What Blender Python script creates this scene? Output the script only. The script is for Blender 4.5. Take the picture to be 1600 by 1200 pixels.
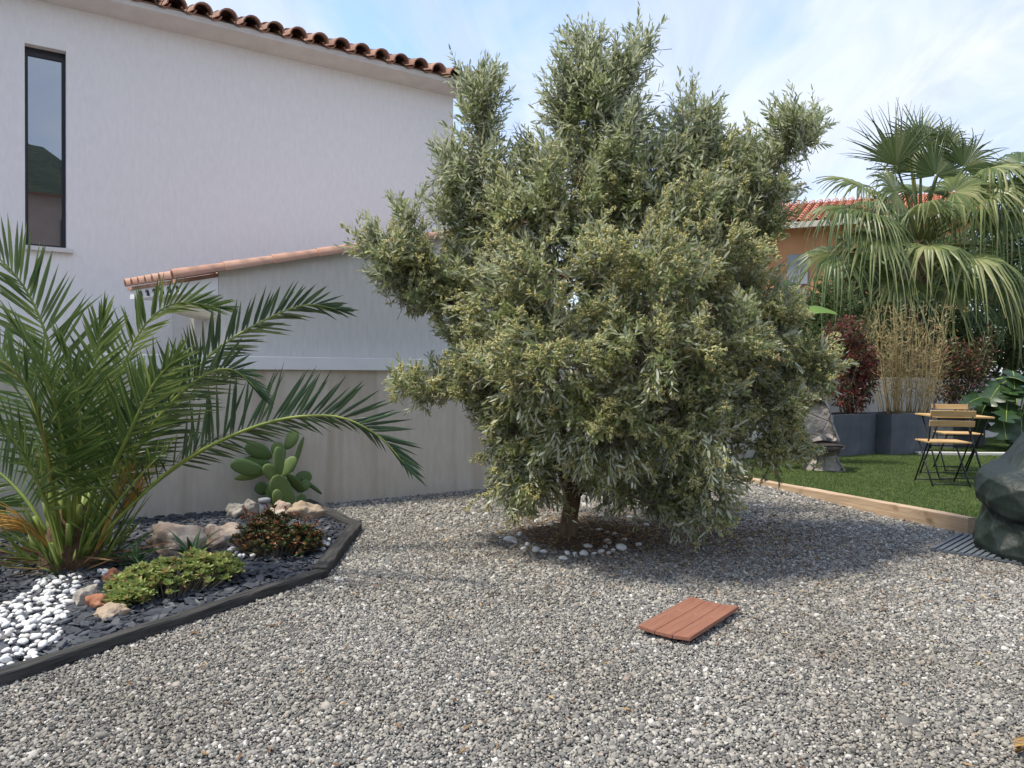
import bpy, bmesh, math, random
import numpy as np
from mathutils import Vector, Matrix, noise as mnoise

for o in list(bpy.data.objects): bpy.data.objects.remove(o)
rng = np.random.default_rng(7)
random.seed(7)
SC = bpy.context.scene
COL = SC.collection

# ------------------------------------------------------------------ camera
CAM_H, FPX, ROLL, HORIZON = 1.3, 1200.0, 0.0113, 573.0
PITCH = math.atan((HORIZON - 600) / FPX)
_F = np.array([0, math.cos(PITCH), math.sin(PITCH)])
_R0 = np.array([1.0, 0, 0]); _U0 = np.array([0, -math.sin(PITCH), math.cos(PITCH)])
_R = math.cos(ROLL) * _R0 + math.sin(ROLL) * _U0
_U = -math.sin(ROLL) * _R0 + math.cos(ROLL) * _U0
cam = bpy.data.cameras.new('camera'); camo = bpy.data.objects.new('camera', cam); COL.objects.link(camo)
cam.sensor_width = 36; cam.lens = FPX / 1600 * 36; cam.clip_start = 0.05; cam.clip_end = 3000
camo.matrix_world = Matrix(((_R[0], _U[0], -_F[0], 0), (_R[1], _U[1], -_F[1], 0), (_R[2], _U[2], -_F[2], CAM_H), (0, 0, 0, 1)))
SC.camera = camo
SC.render.resolution_x, SC.render.resolution_y = 1024, 768
SC.cycles.use_adaptive_sampling = True; SC.cycles.adaptive_threshold = 0.025; SC.cycles.max_bounces = 4; SC.cycles.diffuse_bounces = 3; SC.cycles.glossy_bounces = 3; SC.cycles.transmission_bounces = 4

# ------------------------------------------------------------------ light
SUN_AZ = math.atan2(-0.90, -0.18)        # measured from +Y towards +X
SUN_EL = math.radians(61)
SUN_DIR = Vector((math.sin(SUN_AZ) * math.cos(SUN_EL), math.cos(SUN_AZ) * math.cos(SUN_EL), math.sin(SUN_EL)))
w = bpy.data.worlds.new('World'); SC.world = w; w.use_nodes = True
nt = w.node_tree; nt.nodes.clear()
def N(nt, t, **k):
    n = nt.nodes.new(t)
    for a, b in k.items(): setattr(n, a, b)
    return n
sky = N(nt, 'ShaderNodeTexSky', sky_type='NISHITA', sun_disc=False, sun_elevation=SUN_EL, sun_rotation=SUN_AZ, air_density=1.0, dust_density=0.4, ozone_density=1.2)
tc = N(nt, 'ShaderNodeTexCoord'); sep = N(nt, 'ShaderNodeSeparateXYZ'); nt.links.new(tc.outputs['Generated'], sep.inputs[0])
mz = N(nt, 'ShaderNodeMath', operation='MAXIMUM'); nt.links.new(sep.outputs['Z'], mz.inputs[0]); mz.inputs[1].default_value = 0.0
az_ = N(nt, 'ShaderNodeMath', operation='ADD'); nt.links.new(mz.outputs[0], az_.inputs[0]); az_.inputs[1].default_value = 0.22
dx = N(nt, 'ShaderNodeMath', operation='DIVIDE'); nt.links.new(sep.outputs['X'], dx.inputs[0]); nt.links.new(az_.outputs[0], dx.inputs[1])
dy = N(nt, 'ShaderNodeMath', operation='DIVIDE'); nt.links.new(sep.outputs['Y'], dy.inputs[0]); nt.links.new(az_.outputs[0], dy.inputs[1])
cmb = N(nt, 'ShaderNodeCombineXYZ'); nt.links.new(dx.outputs[0], cmb.inputs[0]); nt.links.new(dy.outputs[0], cmb.inputs[1])
mp = N(nt, 'ShaderNodeMapping'); nt.links.new(cmb.outputs[0], mp.inputs[0]); mp.inputs['Location'].default_value = (5.1, 4.0, 0); mp.inputs['Rotation'].default_value = (0, 0, -0.3); mp.inputs['Scale'].default_value = (1.0, 0.4, 1)
n1 = N(nt, 'ShaderNodeTexNoise'); nt.links.new(mp.outputs[0], n1.inputs['Vector']); n1.inputs['Scale'].default_value = 1.6; n1.inputs['Detail'].default_value = 7; n1.inputs['Roughness'].default_value = 0.52; n1.inputs['Distortion'].default_value = 0.5
rp = N(nt, 'ShaderNodeValToRGB'); nt.links.new(n1.outputs[0], rp.inputs[0])
e_ = rp.color_ramp.elements; e_.new(.46)
for k_, (p_, v_) in enumerate(((.36, .10), (.47, .78), (.62, .97))): e_[k_].position = p_; e_[k_].color = (v_, v_, v_, 1)
mx = N(nt, 'ShaderNodeMix', data_type='RGBA'); nt.links.new(rp.outputs[0], mx.inputs[0]); nt.links.new(sky.outputs[0], mx.inputs[6])
n2 = N(nt, 'ShaderNodeTexNoise'); nt.links.new(mp.outputs[0], n2.inputs['Vector']); n2.inputs['Scale'].default_value = 4.2; n2.inputs['Detail'].default_value = 8; n2.inputs['Roughness'].default_value = 0.6; n2.inputs['Distortion'].default_value = 0.8
r2 = N(nt, 'ShaderNodeMapRange'); nt.links.new(n2.outputs[0], r2.inputs[0]); r2.inputs[1].default_value = .36; r2.inputs[2].default_value = .66
mc = N(nt, 'ShaderNodeMix', data_type='RGBA'); nt.links.new(r2.outputs[0], mc.inputs[0]); mc.inputs[6].default_value = (2.25, 2.62, 3.45, 1); mc.inputs[7].default_value = (3.15, 3.35, 3.75, 1); nt.links.new(mc.outputs[2], mx.inputs[7])
bg = N(nt, 'ShaderNodeBackground'); nt.links.new(mx.outputs[2], bg.inputs[0]); bg.inputs[1].default_value = 0.15
wo = N(nt, 'ShaderNodeOutputWorld'); nt.links.new(bg.outputs[0], wo.inputs[0])
sl = bpy.data.lights.new('sun', 'SUN'); sl.energy = 2.3; sl.angle = math.radians(7); sl.color = (1.0, 0.93, 0.80)
so = bpy.data.objects.new('sun', sl); COL.objects.link(so); so.rotation_euler = SUN_DIR.to_track_quat('Z', 'Y').to_euler()
vs = SC.view_settings; vs.view_transform = 'Standard'; vs.look = 'None'; vs.exposure = 1.05; vs.gamma = 1; vs.use_curve_mapping = False

# ------------------------------------------------------------------ helpers
def ray(x, y): return _F + (x - 800) / FPX * _R + (600 - y) / FPX * _U
def gp(x, y, z=0.0):                      # ground point of a photo pixel
    r = ray(x, y); t = (z - CAM_H) / r[2]; return np.array([0, 0, CAM_H]) + t * r
def at(x, y, Y):                          # point of a photo pixel at distance Y
    r = ray(x, y); return np.array([0, 0, CAM_H]) + r * (Y / r[1])
TH = math.radians(56.5); WD = np.array([math.sin(TH), math.cos(TH)]); WN = np.array([-math.cos(TH), math.sin(TH)]); WROT = math.atan2(WD[1], WD[0]); WC = 6.863
def W(s, n, z=0): p = WD * s + WN * n; return (p[0], p[1], z)
def smooth(a, b, x): t = np.clip((x - a) / (b - a), 0, 1); return t * t * (3 - 2 * t)
def gz(x, y): return 0.09 * smooth(6.3, 8.5, y) * smooth(0.6, 2.1, x)
def nrm(v): return v / np.maximum(np.linalg.norm(v, axis=-1, keepdims=True), 1e-9)

def tag(o, label=None, cat=None, group=None, kind=None):
    if label: o['label'] = label
    if cat: o['category'] = cat
    if group: o['group'] = group
    if kind: o['kind'] = kind
    return o
def link(o, parent=None):
    COL.objects.link(o)
    if parent: o.parent = parent
    return o
def thing(name, label, cat, loc=(0, 0, 0), rz=0.0, group=None):
    o = bpy.data.objects.new(name, None); o.empty_display_size = 0.1; o.location = loc; o.rotation_euler = (0, 0, rz); COL.objects.link(o)
    return tag(o, label, cat, group)
def mesh(name, V, Fs, mat, smooth_=False):
    me = bpy.data.meshes.new(name)
    if isinstance(Fs, np.ndarray):
        V = np.asarray(V, dtype=np.float32); n, k = Fs.shape
        me.vertices.add(len(V)); me.vertices.foreach_set('co', V.ravel())
        me.loops.add(n * k); me.loops.foreach_set('vertex_index', Fs.ravel().astype(np.int32))
        me.polygons.add(n); me.polygons.foreach_set('loop_start', np.arange(0, n * k, k, dtype=np.int32)); me.polygons.foreach_set('loop_total', np.full(n, k, dtype=np.int32))
        me.update(calc_edges=True); me.validate()
    else:
        me.from_pydata([tuple(float(c) for c in v) for v in V], [], [tuple(f) for f in Fs]); me.update()
    if mat: me.materials.append(mat)
    if smooth_: me.polygons.foreach_set('use_smooth', np.ones(len(me.polygons), dtype=bool))
    return me
def obj(name, V, Fs, mat, parent=None, smooth_=False, loc=None, rot=None):
    o = bpy.data.objects.new(name, mesh(name, V, Fs, mat, smooth_)); link(o, parent)
    if loc is not None: o.location = loc
    if rot is not None: o.rotation_euler = rot
    return o
def inst(name, me, parent=None, loc=(0, 0, 0), rot=(0, 0, 0), sc=(1, 1, 1)):
    o = bpy.data.objects.new(name, me); link(o, parent); o.location = loc; o.rotation_euler = rot; o.scale = sc; return o

class MB:
    def __init__(s): s.v = []; s.f = []
    def add(s, V, Fs):
        b = len(s.v); s.v += [tuple(map(float, p)) for p in V]; s.f += [tuple(i + b for i in f) for f in Fs]; return s
    def box(s, x0, x1, y0, y1, z0, z1):
        return s.add([(x0, y0, z0), (x1, y0, z0), (x1, y1, z0), (x0, y1, z0), (x0, y0, z1), (x1, y0, z1), (x1, y1, z1), (x0, y1, z1)],
                     [(0, 3, 2, 1), (4, 5, 6, 7), (0, 1, 5, 4), (1, 2, 6, 5), (2, 3, 7, 6), (3, 0, 4, 7)])
    def tube(s, pts, rad, k=8, caps=True):
        pts = np.asarray(pts, float); rad = np.broadcast_to(rad, (len(pts),)); tn = nrm(np.gradient(pts, axis=0)); ref = np.array([0, 0, 1.0]) if abs(tn[0][2]) < .9 else np.array([1.0, 0, 0]); V = []; u = None
        for i, p in enumerate(pts):
            a = ref if u is None else u
            u = nrm(a - tn[i] * (a @ tn[i])); b = np.cross(tn[i], u)
            for j in range(k):
                t = 2 * math.pi * j / k; V.append(p + rad[i] * (math.cos(t) * u + math.sin(t) * b))
        Fs = [(i * k + j, i * k + (j + 1) % k, (i + 1) * k + (j + 1) % k, (i + 1) * k + j) for i in range(len(pts) - 1) for j in range(k)]
        if caps: Fs += [tuple(range(k))[::-1], tuple(range((len(pts) - 1) * k, len(pts) * k))]
        return s.add(V, Fs)
    def lathe(s, prof, k=20, c=(0, 0)):
        V = [(c[0] + r * math.cos(2 * math.pi * j / k), c[1] + r * math.sin(2 * math.pi * j / k), z) for r, z in prof for j in range(k)]
        Fs = [(i * k + j, i * k + (j + 1) % k, (i + 1) * k + (j + 1) % k, (i + 1) * k + j) for i in range(len(prof) - 1) for j in range(k)]
        Fs += [tuple(range(k))[::-1], tuple(range((len(prof) - 1) * k, len(prof) * k))]
        return s.add(V, Fs)
    def build(s, name, mat, parent=None, sm=False, bevel=0, loc=None, rot=None):
        o = obj(name, s.v, s.f, mat, parent, sm, loc, rot)
        if bevel:
            bm = bmesh.new(); bm.from_mesh(o.data); bmesh.ops.bevel(bm, geom=bm.edges[:], offset=bevel, segments=2, affect='EDGES', profile=0.6); bm.to_mesh(o.data); bm.free()
        return o
def spline(P, n):
    P = np.asarray(P, float); t = np.linspace(0, len(P) - 1, n); i = np.clip(t.astype(int), 0, len(P) - 2); u = (t - i)[:, None]
    p0 = P[np.maximum(i - 1, 0)]; p1 = P[i]; p2 = P[i + 1]; p3 = P[np.minimum(i + 2, len(P) - 1)]
    return 0.5 * (2 * p1 + (p2 - p0) * u + (2 * p0 - 5 * p1 + 4 * p2 - p3) * u ** 2 + (3 * p1 - p0 - 3 * p2 + p3) * u ** 3)
LEAF_V = np.array([(0, 0, 0), (.32, .5, .10), (.72, .40, .04), (1, 0, -.10), (.72, -.40, .04), (.32, -.5, .10)]); LEAF_F = np.array([(0, 3, 2, 1), (0, 5, 4, 3)])
def batch(tv, tf, O, D, Z, L, Wd, H=None):      # copies of a template, one per row
    D = nrm(D); Y = nrm(np.cross(Z, D)); Zn = np.cross(D, Y); L = np.broadcast_to(L, (len(O),)); Wd = np.broadcast_to(Wd, (len(O),)); H = Wd if H is None else np.broadcast_to(H, (len(O),))
    V = O[:, None] + tv[None, :, 0, None] * (L[:, None] * D)[:, None] + tv[None, :, 1, None] * (Wd[:, None] * Y)[:, None] + tv[None, :, 2, None] * (H[:, None] * Zn)[:, None]
    Fc = tf[None] + (np.arange(len(O)) * len(tv))[:, None, None]
    return V.reshape(-1, 3), Fc.reshape(-1, tf.shape[1])
def join(parts):
    V = []; Fs = []; b = 0
    for v, f in parts: V.append(v); Fs.append(f + b); b += len(v)
    return np.concatenate(V), np.concatenate(Fs)
def rdir(n):
    return nrm(rng.normal(size=(n, 3)))

# ------------------------------------------------------------------ materials
def M(name, c1, c2=None, ns=6, rough=.8, bump=0, bs=60, stretch=(1, 1, 1), spec=.4, transl=0, back=None, island=None, objrand=None, metallic=0, detail=5, ramp=(.35, .65), bdist=.01, locdirt=None, spots=None, bump2=None):
    m = bpy.data.materials.new(name); m.use_nodes = True; t = m.node_tree; p = t.nodes['Principled BSDF']; out = t.nodes['Material Output']
    p.inputs['Roughness'].default_value = rough; p.inputs['Specular IOR Level'].default_value = spec; p.inputs['Metallic'].default_value = metallic
    tc = N(t, 'ShaderNodeTexCoord'); mp = N(t, 'ShaderNodeMapping'); t.links.new(tc.outputs['Object'], mp.inputs[0]); mp.inputs['Scale'].default_value = stretch
    col = None
    def rampnode(src, cols):
        r = N(t, 'ShaderNodeValToRGB'); t.links.new(src, r.inputs[0]); e = r.color_ramp.elements
        while len(e) < len(cols): e.new(.5)
        for i, (pos, c) in enumerate(cols): e[i].position = pos; e[i].color = (*c, 1)
        return r.outputs[0]
    if c2 is not None:
        nz = N(t, 'ShaderNodeTexNoise'); t.links.new(mp.outputs[0], nz.inputs['Vector']); nz.inputs['Scale'].default_value = ns; nz.inputs['Detail'].default_value = detail; nz.inputs['Roughness'].default_value = .6
        col = rampnode(nz.outputs[0], [(ramp[0], c1), (ramp[1], c2)])
    else:
        rgb = N(t, 'ShaderNodeRGB'); rgb.outputs[0].default_value = (*c1, 1); col = rgb.outputs[0]
    def mixc(a, b, fac, mode='MIX'):
        x = N(t, 'ShaderNodeMix', data_type='RGBA', blend_type=mode)
        if isinstance(fac, float): x.inputs[0].default_value = fac
        else: t.links.new(fac, x.inputs[0])
        t.links.new(a, x.inputs[6])
        if isinstance(b, tuple): x.inputs[7].default_value = (*b, 1)
        else: t.links.new(b, x.inputs[7])
        return x.outputs[2]
    if island:
        g = N(t, 'ShaderNodeNewGeometry'); r = rampnode(g.outputs['Random Per Island'], island); col = mixc(r, col, .3) if c2 is not None else r
    if objrand:
        oi = N(t, 'ShaderNodeObjectInfo'); r = rampnode(oi.outputs['Random'], objrand); col = mixc(r, col, .35) if c2 is not None else r
    if spots:
        nz = N(t, 'ShaderNodeTexNoise'); sm_ = N(t, 'ShaderNodeMapping'); t.links.new(tc.outputs['Object'], sm_.inputs[0]); sm_.inputs['Scale'].default_value = spots[4] if len(spots) > 4 else (1, 1, 1); t.links.new(sm_.outputs[0], nz.inputs['Vector']); nz.inputs['Scale'].default_value = spots[1]; nz.inputs['Detail'].default_value = 4
        f = rampnode(nz.outputs[0], [(spots[2], (0, 0, 0)), (spots[3], (1, 1, 1))]); col = mixc(col, spots[0], f)
    if locdirt:                      # dusty and darker patches across a field of loose pieces
        oi = N(t, 'ShaderNodeObjectInfo'); nz = N(t, 'ShaderNodeTexNoise'); t.links.new(oi.outputs['Location'], nz.inputs['Vector']); nz.inputs['Scale'].default_value = locdirt[1]; nz.inputs['Detail'].default_value = 5; nz.inputs['Roughness'].default_value = .65
        f = rampnode(nz.outputs[0], [(.42, (0, 0, 0)), (.68, (.75, .75, .75))]); col = mixc(col, locdirt[0], f, 'MULTIPLY')
    if back:
        g = N(t, 'ShaderNodeNewGeometry'); col = mixc(col, back, g.outputs['Backfacing'])
    t.links.new(col, p.inputs['Base Color'])
    if bump:
        nz = N(t, 'ShaderNodeTexNoise'); t.links.new(mp.outputs[0], nz.inputs['Vector']); nz.inputs['Scale'].default_value = bs; nz.inputs['Detail'].default_value = 4
        src = nz.outputs[0]
        if bump2:
            vo = N(t, 'ShaderNodeTexVoronoi', feature='DISTANCE_TO_EDGE'); t.links.new(tc.outputs['Object'], vo.inputs['Vector']); vo.inputs['Scale'].default_value = bump2
            mr = N(t, 'ShaderNodeMapRange'); t.links.new(vo.outputs['Distance'], mr.inputs[0]); mr.inputs[2].default_value = .05; mr.inputs[3].default_value = -.5; mr.inputs[4].default_value = 0
            ad = N(t, 'ShaderNodeMath', operation='ADD'); t.links.new(src, ad.inputs[0]); t.links.new(mr.outputs[0], ad.inputs[1]); src = ad.outputs[0]
        b = N(t, 'ShaderNodeBump'); b.inputs['Strength'].default_value = bump; b.inputs['Distance'].default_value = bdist; t.links.new(src, b.inputs['Height']); t.links.new(b.outputs[0], p.inputs['Normal'])
    if transl:
        tr = N(t, 'ShaderNodeBsdfTranslucent'); t.links.new(mixc(col, (1.0, 1.0, .45), .18), tr.inputs[0])
        ms = N(t, 'ShaderNodeMixShader'); ms.inputs[0].default_value = transl; t.links.new(p.outputs[0], ms.inputs[1]); t.links.new(tr.outputs[0], ms.inputs[2]); t.links.new(ms.outputs[0], out.inputs[0])
    return m

m_house = M('house_render', (.80, .775, .765), (.85, .825, .815), ns=26, rough=.95, bump=.5, bs=150, stretch=(1, 1, .3), spec=.15, bdist=.006)
m_annex = M('annex_render', (.60, .57, .525), (.66, .63, .585), ns=26, rough=.95, bump=.5, bs=150, stretch=(1, 1, .2), spec=.15, bdist=.006)
m_wall = M('garden_wall_render', (.60, .545, .46), (.67, .61, .525), ns=20, rough=.95, bump=.5, bs=150, stretch=(1, 1, .25), spec=.15, bdist=.006, spots=((.44, .37, .28), 1.0, .50, .78, (4.5, 4.5, .35)))
m_wallw = M('white_wall_render', (.62, .59, .55), (.72, .69, .65), ns=3, rough=.95, bump=.4, bs=80, stretch=(1, 1, .25), spec=.15, bdist=.006, spots=((.50, .46, .40), 1.0, .5, .78, (4.5, 4.5, .35)))
m_white = M('white_coping', (.84, .84, .85), (.88, .88, .89), ns=6, rough=.7, bump=.08, bs=60, spec=.3)
m_trim = M('white_render_trim', (.62, .59, .57), (.70, .67, .65), ns=4, rough=.9, bump=.2, bs=60, spec=.2)
m_soff = M('beige_corbel', (.56, .53, .45), (.62, .59, .50), ns=4, rough=.9, spec=.2)
m_tile = M('clay_tile', (.33, .18, .13), (.43, .26, .19), ns=9, rough=.85, bump=.25, bs=45, spec=.2, objrand=[(0, (.24, .12, .09)), (.4, (.36, .19, .135)), (.8, (.46, .28, .21)), (1, (.30, .19, .15))], spots=((.10, .085, .08), 5.5, .52, .66))
m_tile2 = M('clay_tile_orange', (.46, .255, .18), (.58, .36, .27), ns=8, rough=.8, bump=.2, bs=45, spec=.25, objrand=[(0, (.44, .23, .16)), (.5, (.53, .31, .22)), (1, (.54, .36, .27))], spots=((.15, .115, .10), 4.0, .55, .70))
m_tilefar = M('far_roof_tiles', (.42, .15, .09), (.55, .24, .15), ns=3, rough=.85, bump=.1, island=[(0, (.38, .13, .08)), (.5, (.50, .19, .11)), (1, (.58, .27, .18))], spec=.2)
m_frame = M('anthracite_aluminium', (.018, .020, .026), rough=.45, spec=.5)
m_orange = M('orange_render', (.58, .29, .13), (.66, .35, .17), ns=2, rough=.95, bump=.2, bs=40, spec=.15)
m_pink = M('pinkish_render', (.50, .36, .28), (.56, .41, .33), ns=2, rough=.95, spec=.15)
m_shut = M('dark_shutter', (.03, .04, .05), rough=.6)
m_grey = M('grey_paint', (.33, .34, .36), rough=.6)
m_gravel0 = M('gravel_bed', (.10, .10, .10), (.24, .235, .22), ns=70, rough=.95, bump=.8, bs=90, ramp=(.4, .6), bdist=.02)
m_stone = M('gravel_stone', (.15, .15, .15), (.35, .34, .32), ns=120, rough=.85, spec=.3, locdirt=((.70, .66, .60), .9), objrand=[(0, (.065, .064, .062)), (.2, (.135, .132, .124)), (.45, (.25, .236, .208)), (.72, (.41, .378, .318)), (.88, (.54, .50, .43)), (.93, (.36, .27, .21)), (.95, (.66, .63, .57)), (1, (.84, .81, .76))])
m_slate = M('slate', (.035, .040, .050), (.075, .082, .098), ns=14, rough=.55, bump=.25, bs=60, spec=.5, island=[(0, (.028, .032, .042)), (.6, (.060, .067, .082)), (1, (.10, .108, .125))])
m_slateo = M('slate_single', (.035, .040, .050), (.075, .082, .098), ns=14, rough=.55, bump=.25, bs=60, spec=.5, objrand=[(0, (.028, .032, .042)), (.6, (.060, .067, .082)), (1, (.10, .108, .125))])
m_bedsoil = M('dark_bed', (.022, .023, .026), (.05, .05, .055), ns=40, rough=.95, bump=.6, bs=60)
m_soil = M('litter_soil', (.075, .05, .032), (.15, .105, .07), ns=30, rough=.95, bump=.8, bs=70, bdist=.02)
m_pebble = M('white_pebble', (.72, .71, .69), (.80, .79, .78), ns=20, rough=.6, bump=.1, bs=60, spec=.35, objrand=[(0, (.52, .47, .40)), (.12, (.62, .60, .57)), (.5, (.72, .71, .69)), (1, (.78, .78, .77))])
m_sleeper = M('dark_sleeper', (.028, .028, .028), (.075, .072, .068), ns=5, rough=.8, bump=.6, bs=18, stretch=(1, 9, 9), spec=.3, bdist=.01)
m_timber = M('pale_timber', (.42, .29, .19), (.56, .42, .29), ns=4, rough=.8, bump=.4, bs=14, stretch=(.6, 10, 10), spec=.25, spots=((.20, .12, .07), 5, .62, .8))
m_deck = M('terracotta_composite', (.24, .105, .068), (.31, .145, .095), ns=14, rough=.7, bump=.3, bs=40, stretch=(.4, 6, 6), spec=.3, spots=((.42, .30, .22), 30, .70, .74))
m_lawn = M('lawn_base', (.022, .05, .010), (.045, .09, .018), ns=8, rough=.9)
m_grass = M('turf_blade', (.035, .085, .012), rough=.6, spec=.3, objrand=[(0, (.046, .090, .018)), (.6, (.098, .160, .036)), (1, (.19, .24, .08))], transl=.25)
m_planter = M('grey_planter', (.078, .086, .10), (.11, .118, .134), ns=4, rough=.75, bump=.15, bs=30, spec=.3, spots=((.14, .15, .165), 3, .6, .8))
m_rockp = M('pinkish_rock', (.36, .26, .20), (.56, .46, .38), ns=7, rough=.9, bump=.7, bs=22, spec=.2, bdist=.02, spots=((.52, .45, .38), 9, .52, .62))
m_rockt = M('tan_rock', (.32, .24, .17), (.48, .38, .28), ns=6, rough=.9, bump=.7, bs=22, spec=.2, bdist=.02)
m_rockg = M('grey_rock', (.24, .22, .19), (.42, .38, .33), ns=6, rough=.9, bump=.7, bs=22, spec=.2, bdist=.02)
m_rocko = M('orange_rock', (.26, .10, .055), (.42, .21, .13), ns=9, rough=.9, bump=.8, bs=25, spec=.2, bdist=.02)
m_sculpt = M('sculpted_stone', (.25, .225, .205), (.40, .365, .33), ns=6, rough=.85, bump=1.0, bs=18, spec=.3, bdist=.02, bump2=5)
m_dish = M('dark_basin', (.03, .028, .025), (.06, .05, .045), ns=10, rough=.5)
m_terra = M('terracotta', (.36, .15, .08), (.44, .2, .11), ns=10, rough=.8)
m_potgrey = M('grey_pot', (.26, .26, .27), (.34, .34, .35), ns=6, rough=.7)
m_bark = M('olive_bark', (.13, .09, .06), (.27, .20, .145), ns=14, rough=.95, bump=.9, bs=30, stretch=(1, 1, .3), spec=.15, bdist=.02)
m_twig = M('twig', (.13, .115, .08), (.20, .18, .125), ns=10, rough=.9)
m_olive = M('olive_leaf', (.075, .10, .04), rough=.42, spec=.5, back=(.54, .57, .43), island=[(0, (.112, .148, .055)), (.5, (.20, .25, .092)), (.85, (.31, .355, .145)), (1, (.47, .48, .20))], transl=.38)
m_flower = M('olive_flower', (.5, .48, .2), rough=.8, spec=.2, island=[(0, (.50, .46, .16)), (.5, (.72, .67, .32)), (1, (.86, .83, .54))], transl=.35)
m_date = M('date_leaflet', (.03, .085, .02), rough=.38, spec=.5, island=[(0, (.05, .112, .022)), (.5, (.088, .168, .033)), (1, (.19, .265, .06))], transl=.34)
m_date2 = M('date_leaflet_bluish', (.03, .07, .035), rough=.42, spec=.5, island=[(0, (.026, .060, .028)), (.6, (.046, .095, .042)), (1, (.085, .14, .062))], transl=.18)
m_rachis = M('rachis', (.17, .23, .045), (.27, .33, .08), ns=5, rough=.5)
m_rachisy = M('rachis_yellow', (.28, .24, .05), (.36, .33, .09), ns=5, rough=.5)
m_dry = M('dry_stalk', (.55, .30, .07), rough=.8, island=[(0, (.36, .22, .08)), (.5, (.58, .33, .07)), (1, (.62, .46, .16))], transl=.2)
m_fibre = M('palm_fibre', (.07, .042, .025), (.16, .10, .06), ns=20, rough=.95, bump=.9, bs=40, stretch=(1, 1, .2), bdist=.02)
m_fan = M('fan_leaf', (.06, .105, .03), rough=.42, spec=.5, island=[(0, (.040, .078, .022)), (.5, (.095, .145, .045)), (.85, (.19, .22, .08)), (1, (.36, .34, .16))], transl=.25)
m_fan2 = M('fan_leaf_pale', (.06, .105, .03), rough=.42, spec=.5, island=[(0, (.085, .13, .038)), (.5, (.18, .225, .075)), (.85, (.32, .34, .14)), (1, (.50, .46, .25))], transl=.3)
m_petiole = M('fan_petiole', (.10, .12, .03), (.19, .19, .05), ns=6, rough=.5)
m_ptrunk = M('fan_trunk', (.08, .055, .038), (.17, .125, .09), ns=10, rough=.95, bump=.9, bs=25)
m_cactus = M('cactus_pad', (.085, .155, .045), (.15, .22, .075), ns=7, rough=.6, bump=.15, bs=20, objrand=[(0, (.055, .11, .035)), (.5, (.10, .17, .05)), (1, (.17, .235, .065))], spots=((.30, .26, .13), 14, .70, .78))
m_sedum = M('sedum', (.17, .26, .07), rough=.55, island=[(0, (.20, .29, .08)), (.6, (.33, .41, .13)), (.88, (.47, .48, .18)), (1, (.62, .28, .15))], transl=.25)
m_aloe = M('aloe', (.06, .13, .04), (.10, .18, .06), ns=6, rough=.5)
m_jade = M('jade', (.05, .09, .03), rough=.45, island=[(0, (.045, .08, .028)), (.58, (.10, .145, .045)), (.72, (.28, .14, .06)), (1, (.42, .13, .08))])
m_straw = M('bamboo_straw', (.38, .28, .12), rough=.7, island=[(0, (.26, .19, .085)), (.5, (.42, .32, .15)), (1, (.55, .45, .25))], transl=.2)
m_photinia = M('photinia_leaf', (.12, .02, .02), rough=.4, island=[(0, (.05, .012, .014)), (.45, (.14, .022, .022)), (.72, (.22, .03, .028)), (.84, (.06, .075, .025)), (1, (.10, .11, .04))], transl=.2)
m_photinia2 = M('photinia_leaf_green', (.12, .02, .02), rough=.4, island=[(0, (.045, .014, .014)), (.3, (.12, .024, .022)), (.5, (.055, .065, .022)), (.85, (.09, .10, .036)), (1, (.26, .05, .04))], transl=.2)
m_banana = M('banana_leaf', (.13, .23, .04), (.19, .31, .06), ns=5, rough=.4, transl=.35)
m_bananay = M('banana_leaf_yellow', (.38, .36, .05), (.20, .28, .05), ns=5, rough=.45, transl=.3)
m_phil = M('philodendron_leaf', (.018, .046, .014), (.034, .072, .022), ns=4, rough=.35, spec=.5, transl=.12)
m_tree = M('background_leaf', (.04, .08, .02), rough=.5, island=[(0, (.028, .06, .018)), (.6, (.055, .10, .028)), (1, (.10, .15, .045))], transl=.22)
m_cyp = M('cypress_leaf', (.02, .045, .015), rough=.6, island=[(0, (.014, .032, .012)), (1, (.035, .065, .022))])
m_wood = M('light_slat', (.50, .30, .12), (.60, .40, .19), ns=5, rough=.55, bump=.1, bs=20, stretch=(1, 8, 8))
m_black = M('black_metal', (.012, .012, .013), rough=.45)
m_tarp = M('green_tarp', (.006, .013, .010), (.011, .020, .016), ns=3, rough=.52, bump=.5, bs=34, stretch=(1, 1, .5), spec=.5, bdist=.012)
m_mat = M('grooved_grey_board', (.085, .10, .12), (.12, .135, .155), ns=8, rough=.7)
m_curb = M('pale_stone', (.58, .55, .50), (.66, .63, .58), ns=5, rough=.9)
m_lampg = M('lamp_grey', (.25, .26, .30), rough=.35, metallic=.3)
m_litter = M('dry_leaf_litter', (.2, .12, .06), rough=.9, island=[(0, (.075, .04, .02)), (.5, (.19, .10, .045)), (.85, (.36, .25, .12)), (1, (.48, .36, .18))])
m_hill = M('wooded_hill', (.018, .032, .016), (.045, .06, .03), ns=.12, rough=1, spec=.1, bump=1, bs=.4, bdist=2)
m_drywood = M('weathered_wood', (.40, .24, .07), (.30, .22, .16), ns=8, rough=.8, bump=.5, bs=20, stretch=(1, 6, 6))
def glass():
    m = bpy.data.materials.new('window_glass'); m.use_nodes = True; t = m.node_tree; p = t.nodes['Principled BSDF']; p.inputs['Base Color'].default_value = (.010, .013, .018, 1); p.inputs['Roughness'].default_value = .3
    g = N(t, 'ShaderNodeBsdfGlossy'); g.inputs['Roughness'].default_value = 0.0; g.inputs['Color'].default_value = (.82, .9, 1, 1)
    ms = N(t, 'ShaderNodeMixShader'); ms.inputs[0].default_value = .32; t.links.new(p.outputs[0], ms.inputs[1]); t.links.new(g.outputs[0], ms.inputs[2]); t.links.new(ms.outputs[0], t.nodes['Material Output'].inputs[0]); return m
m_glass = glass()

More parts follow.
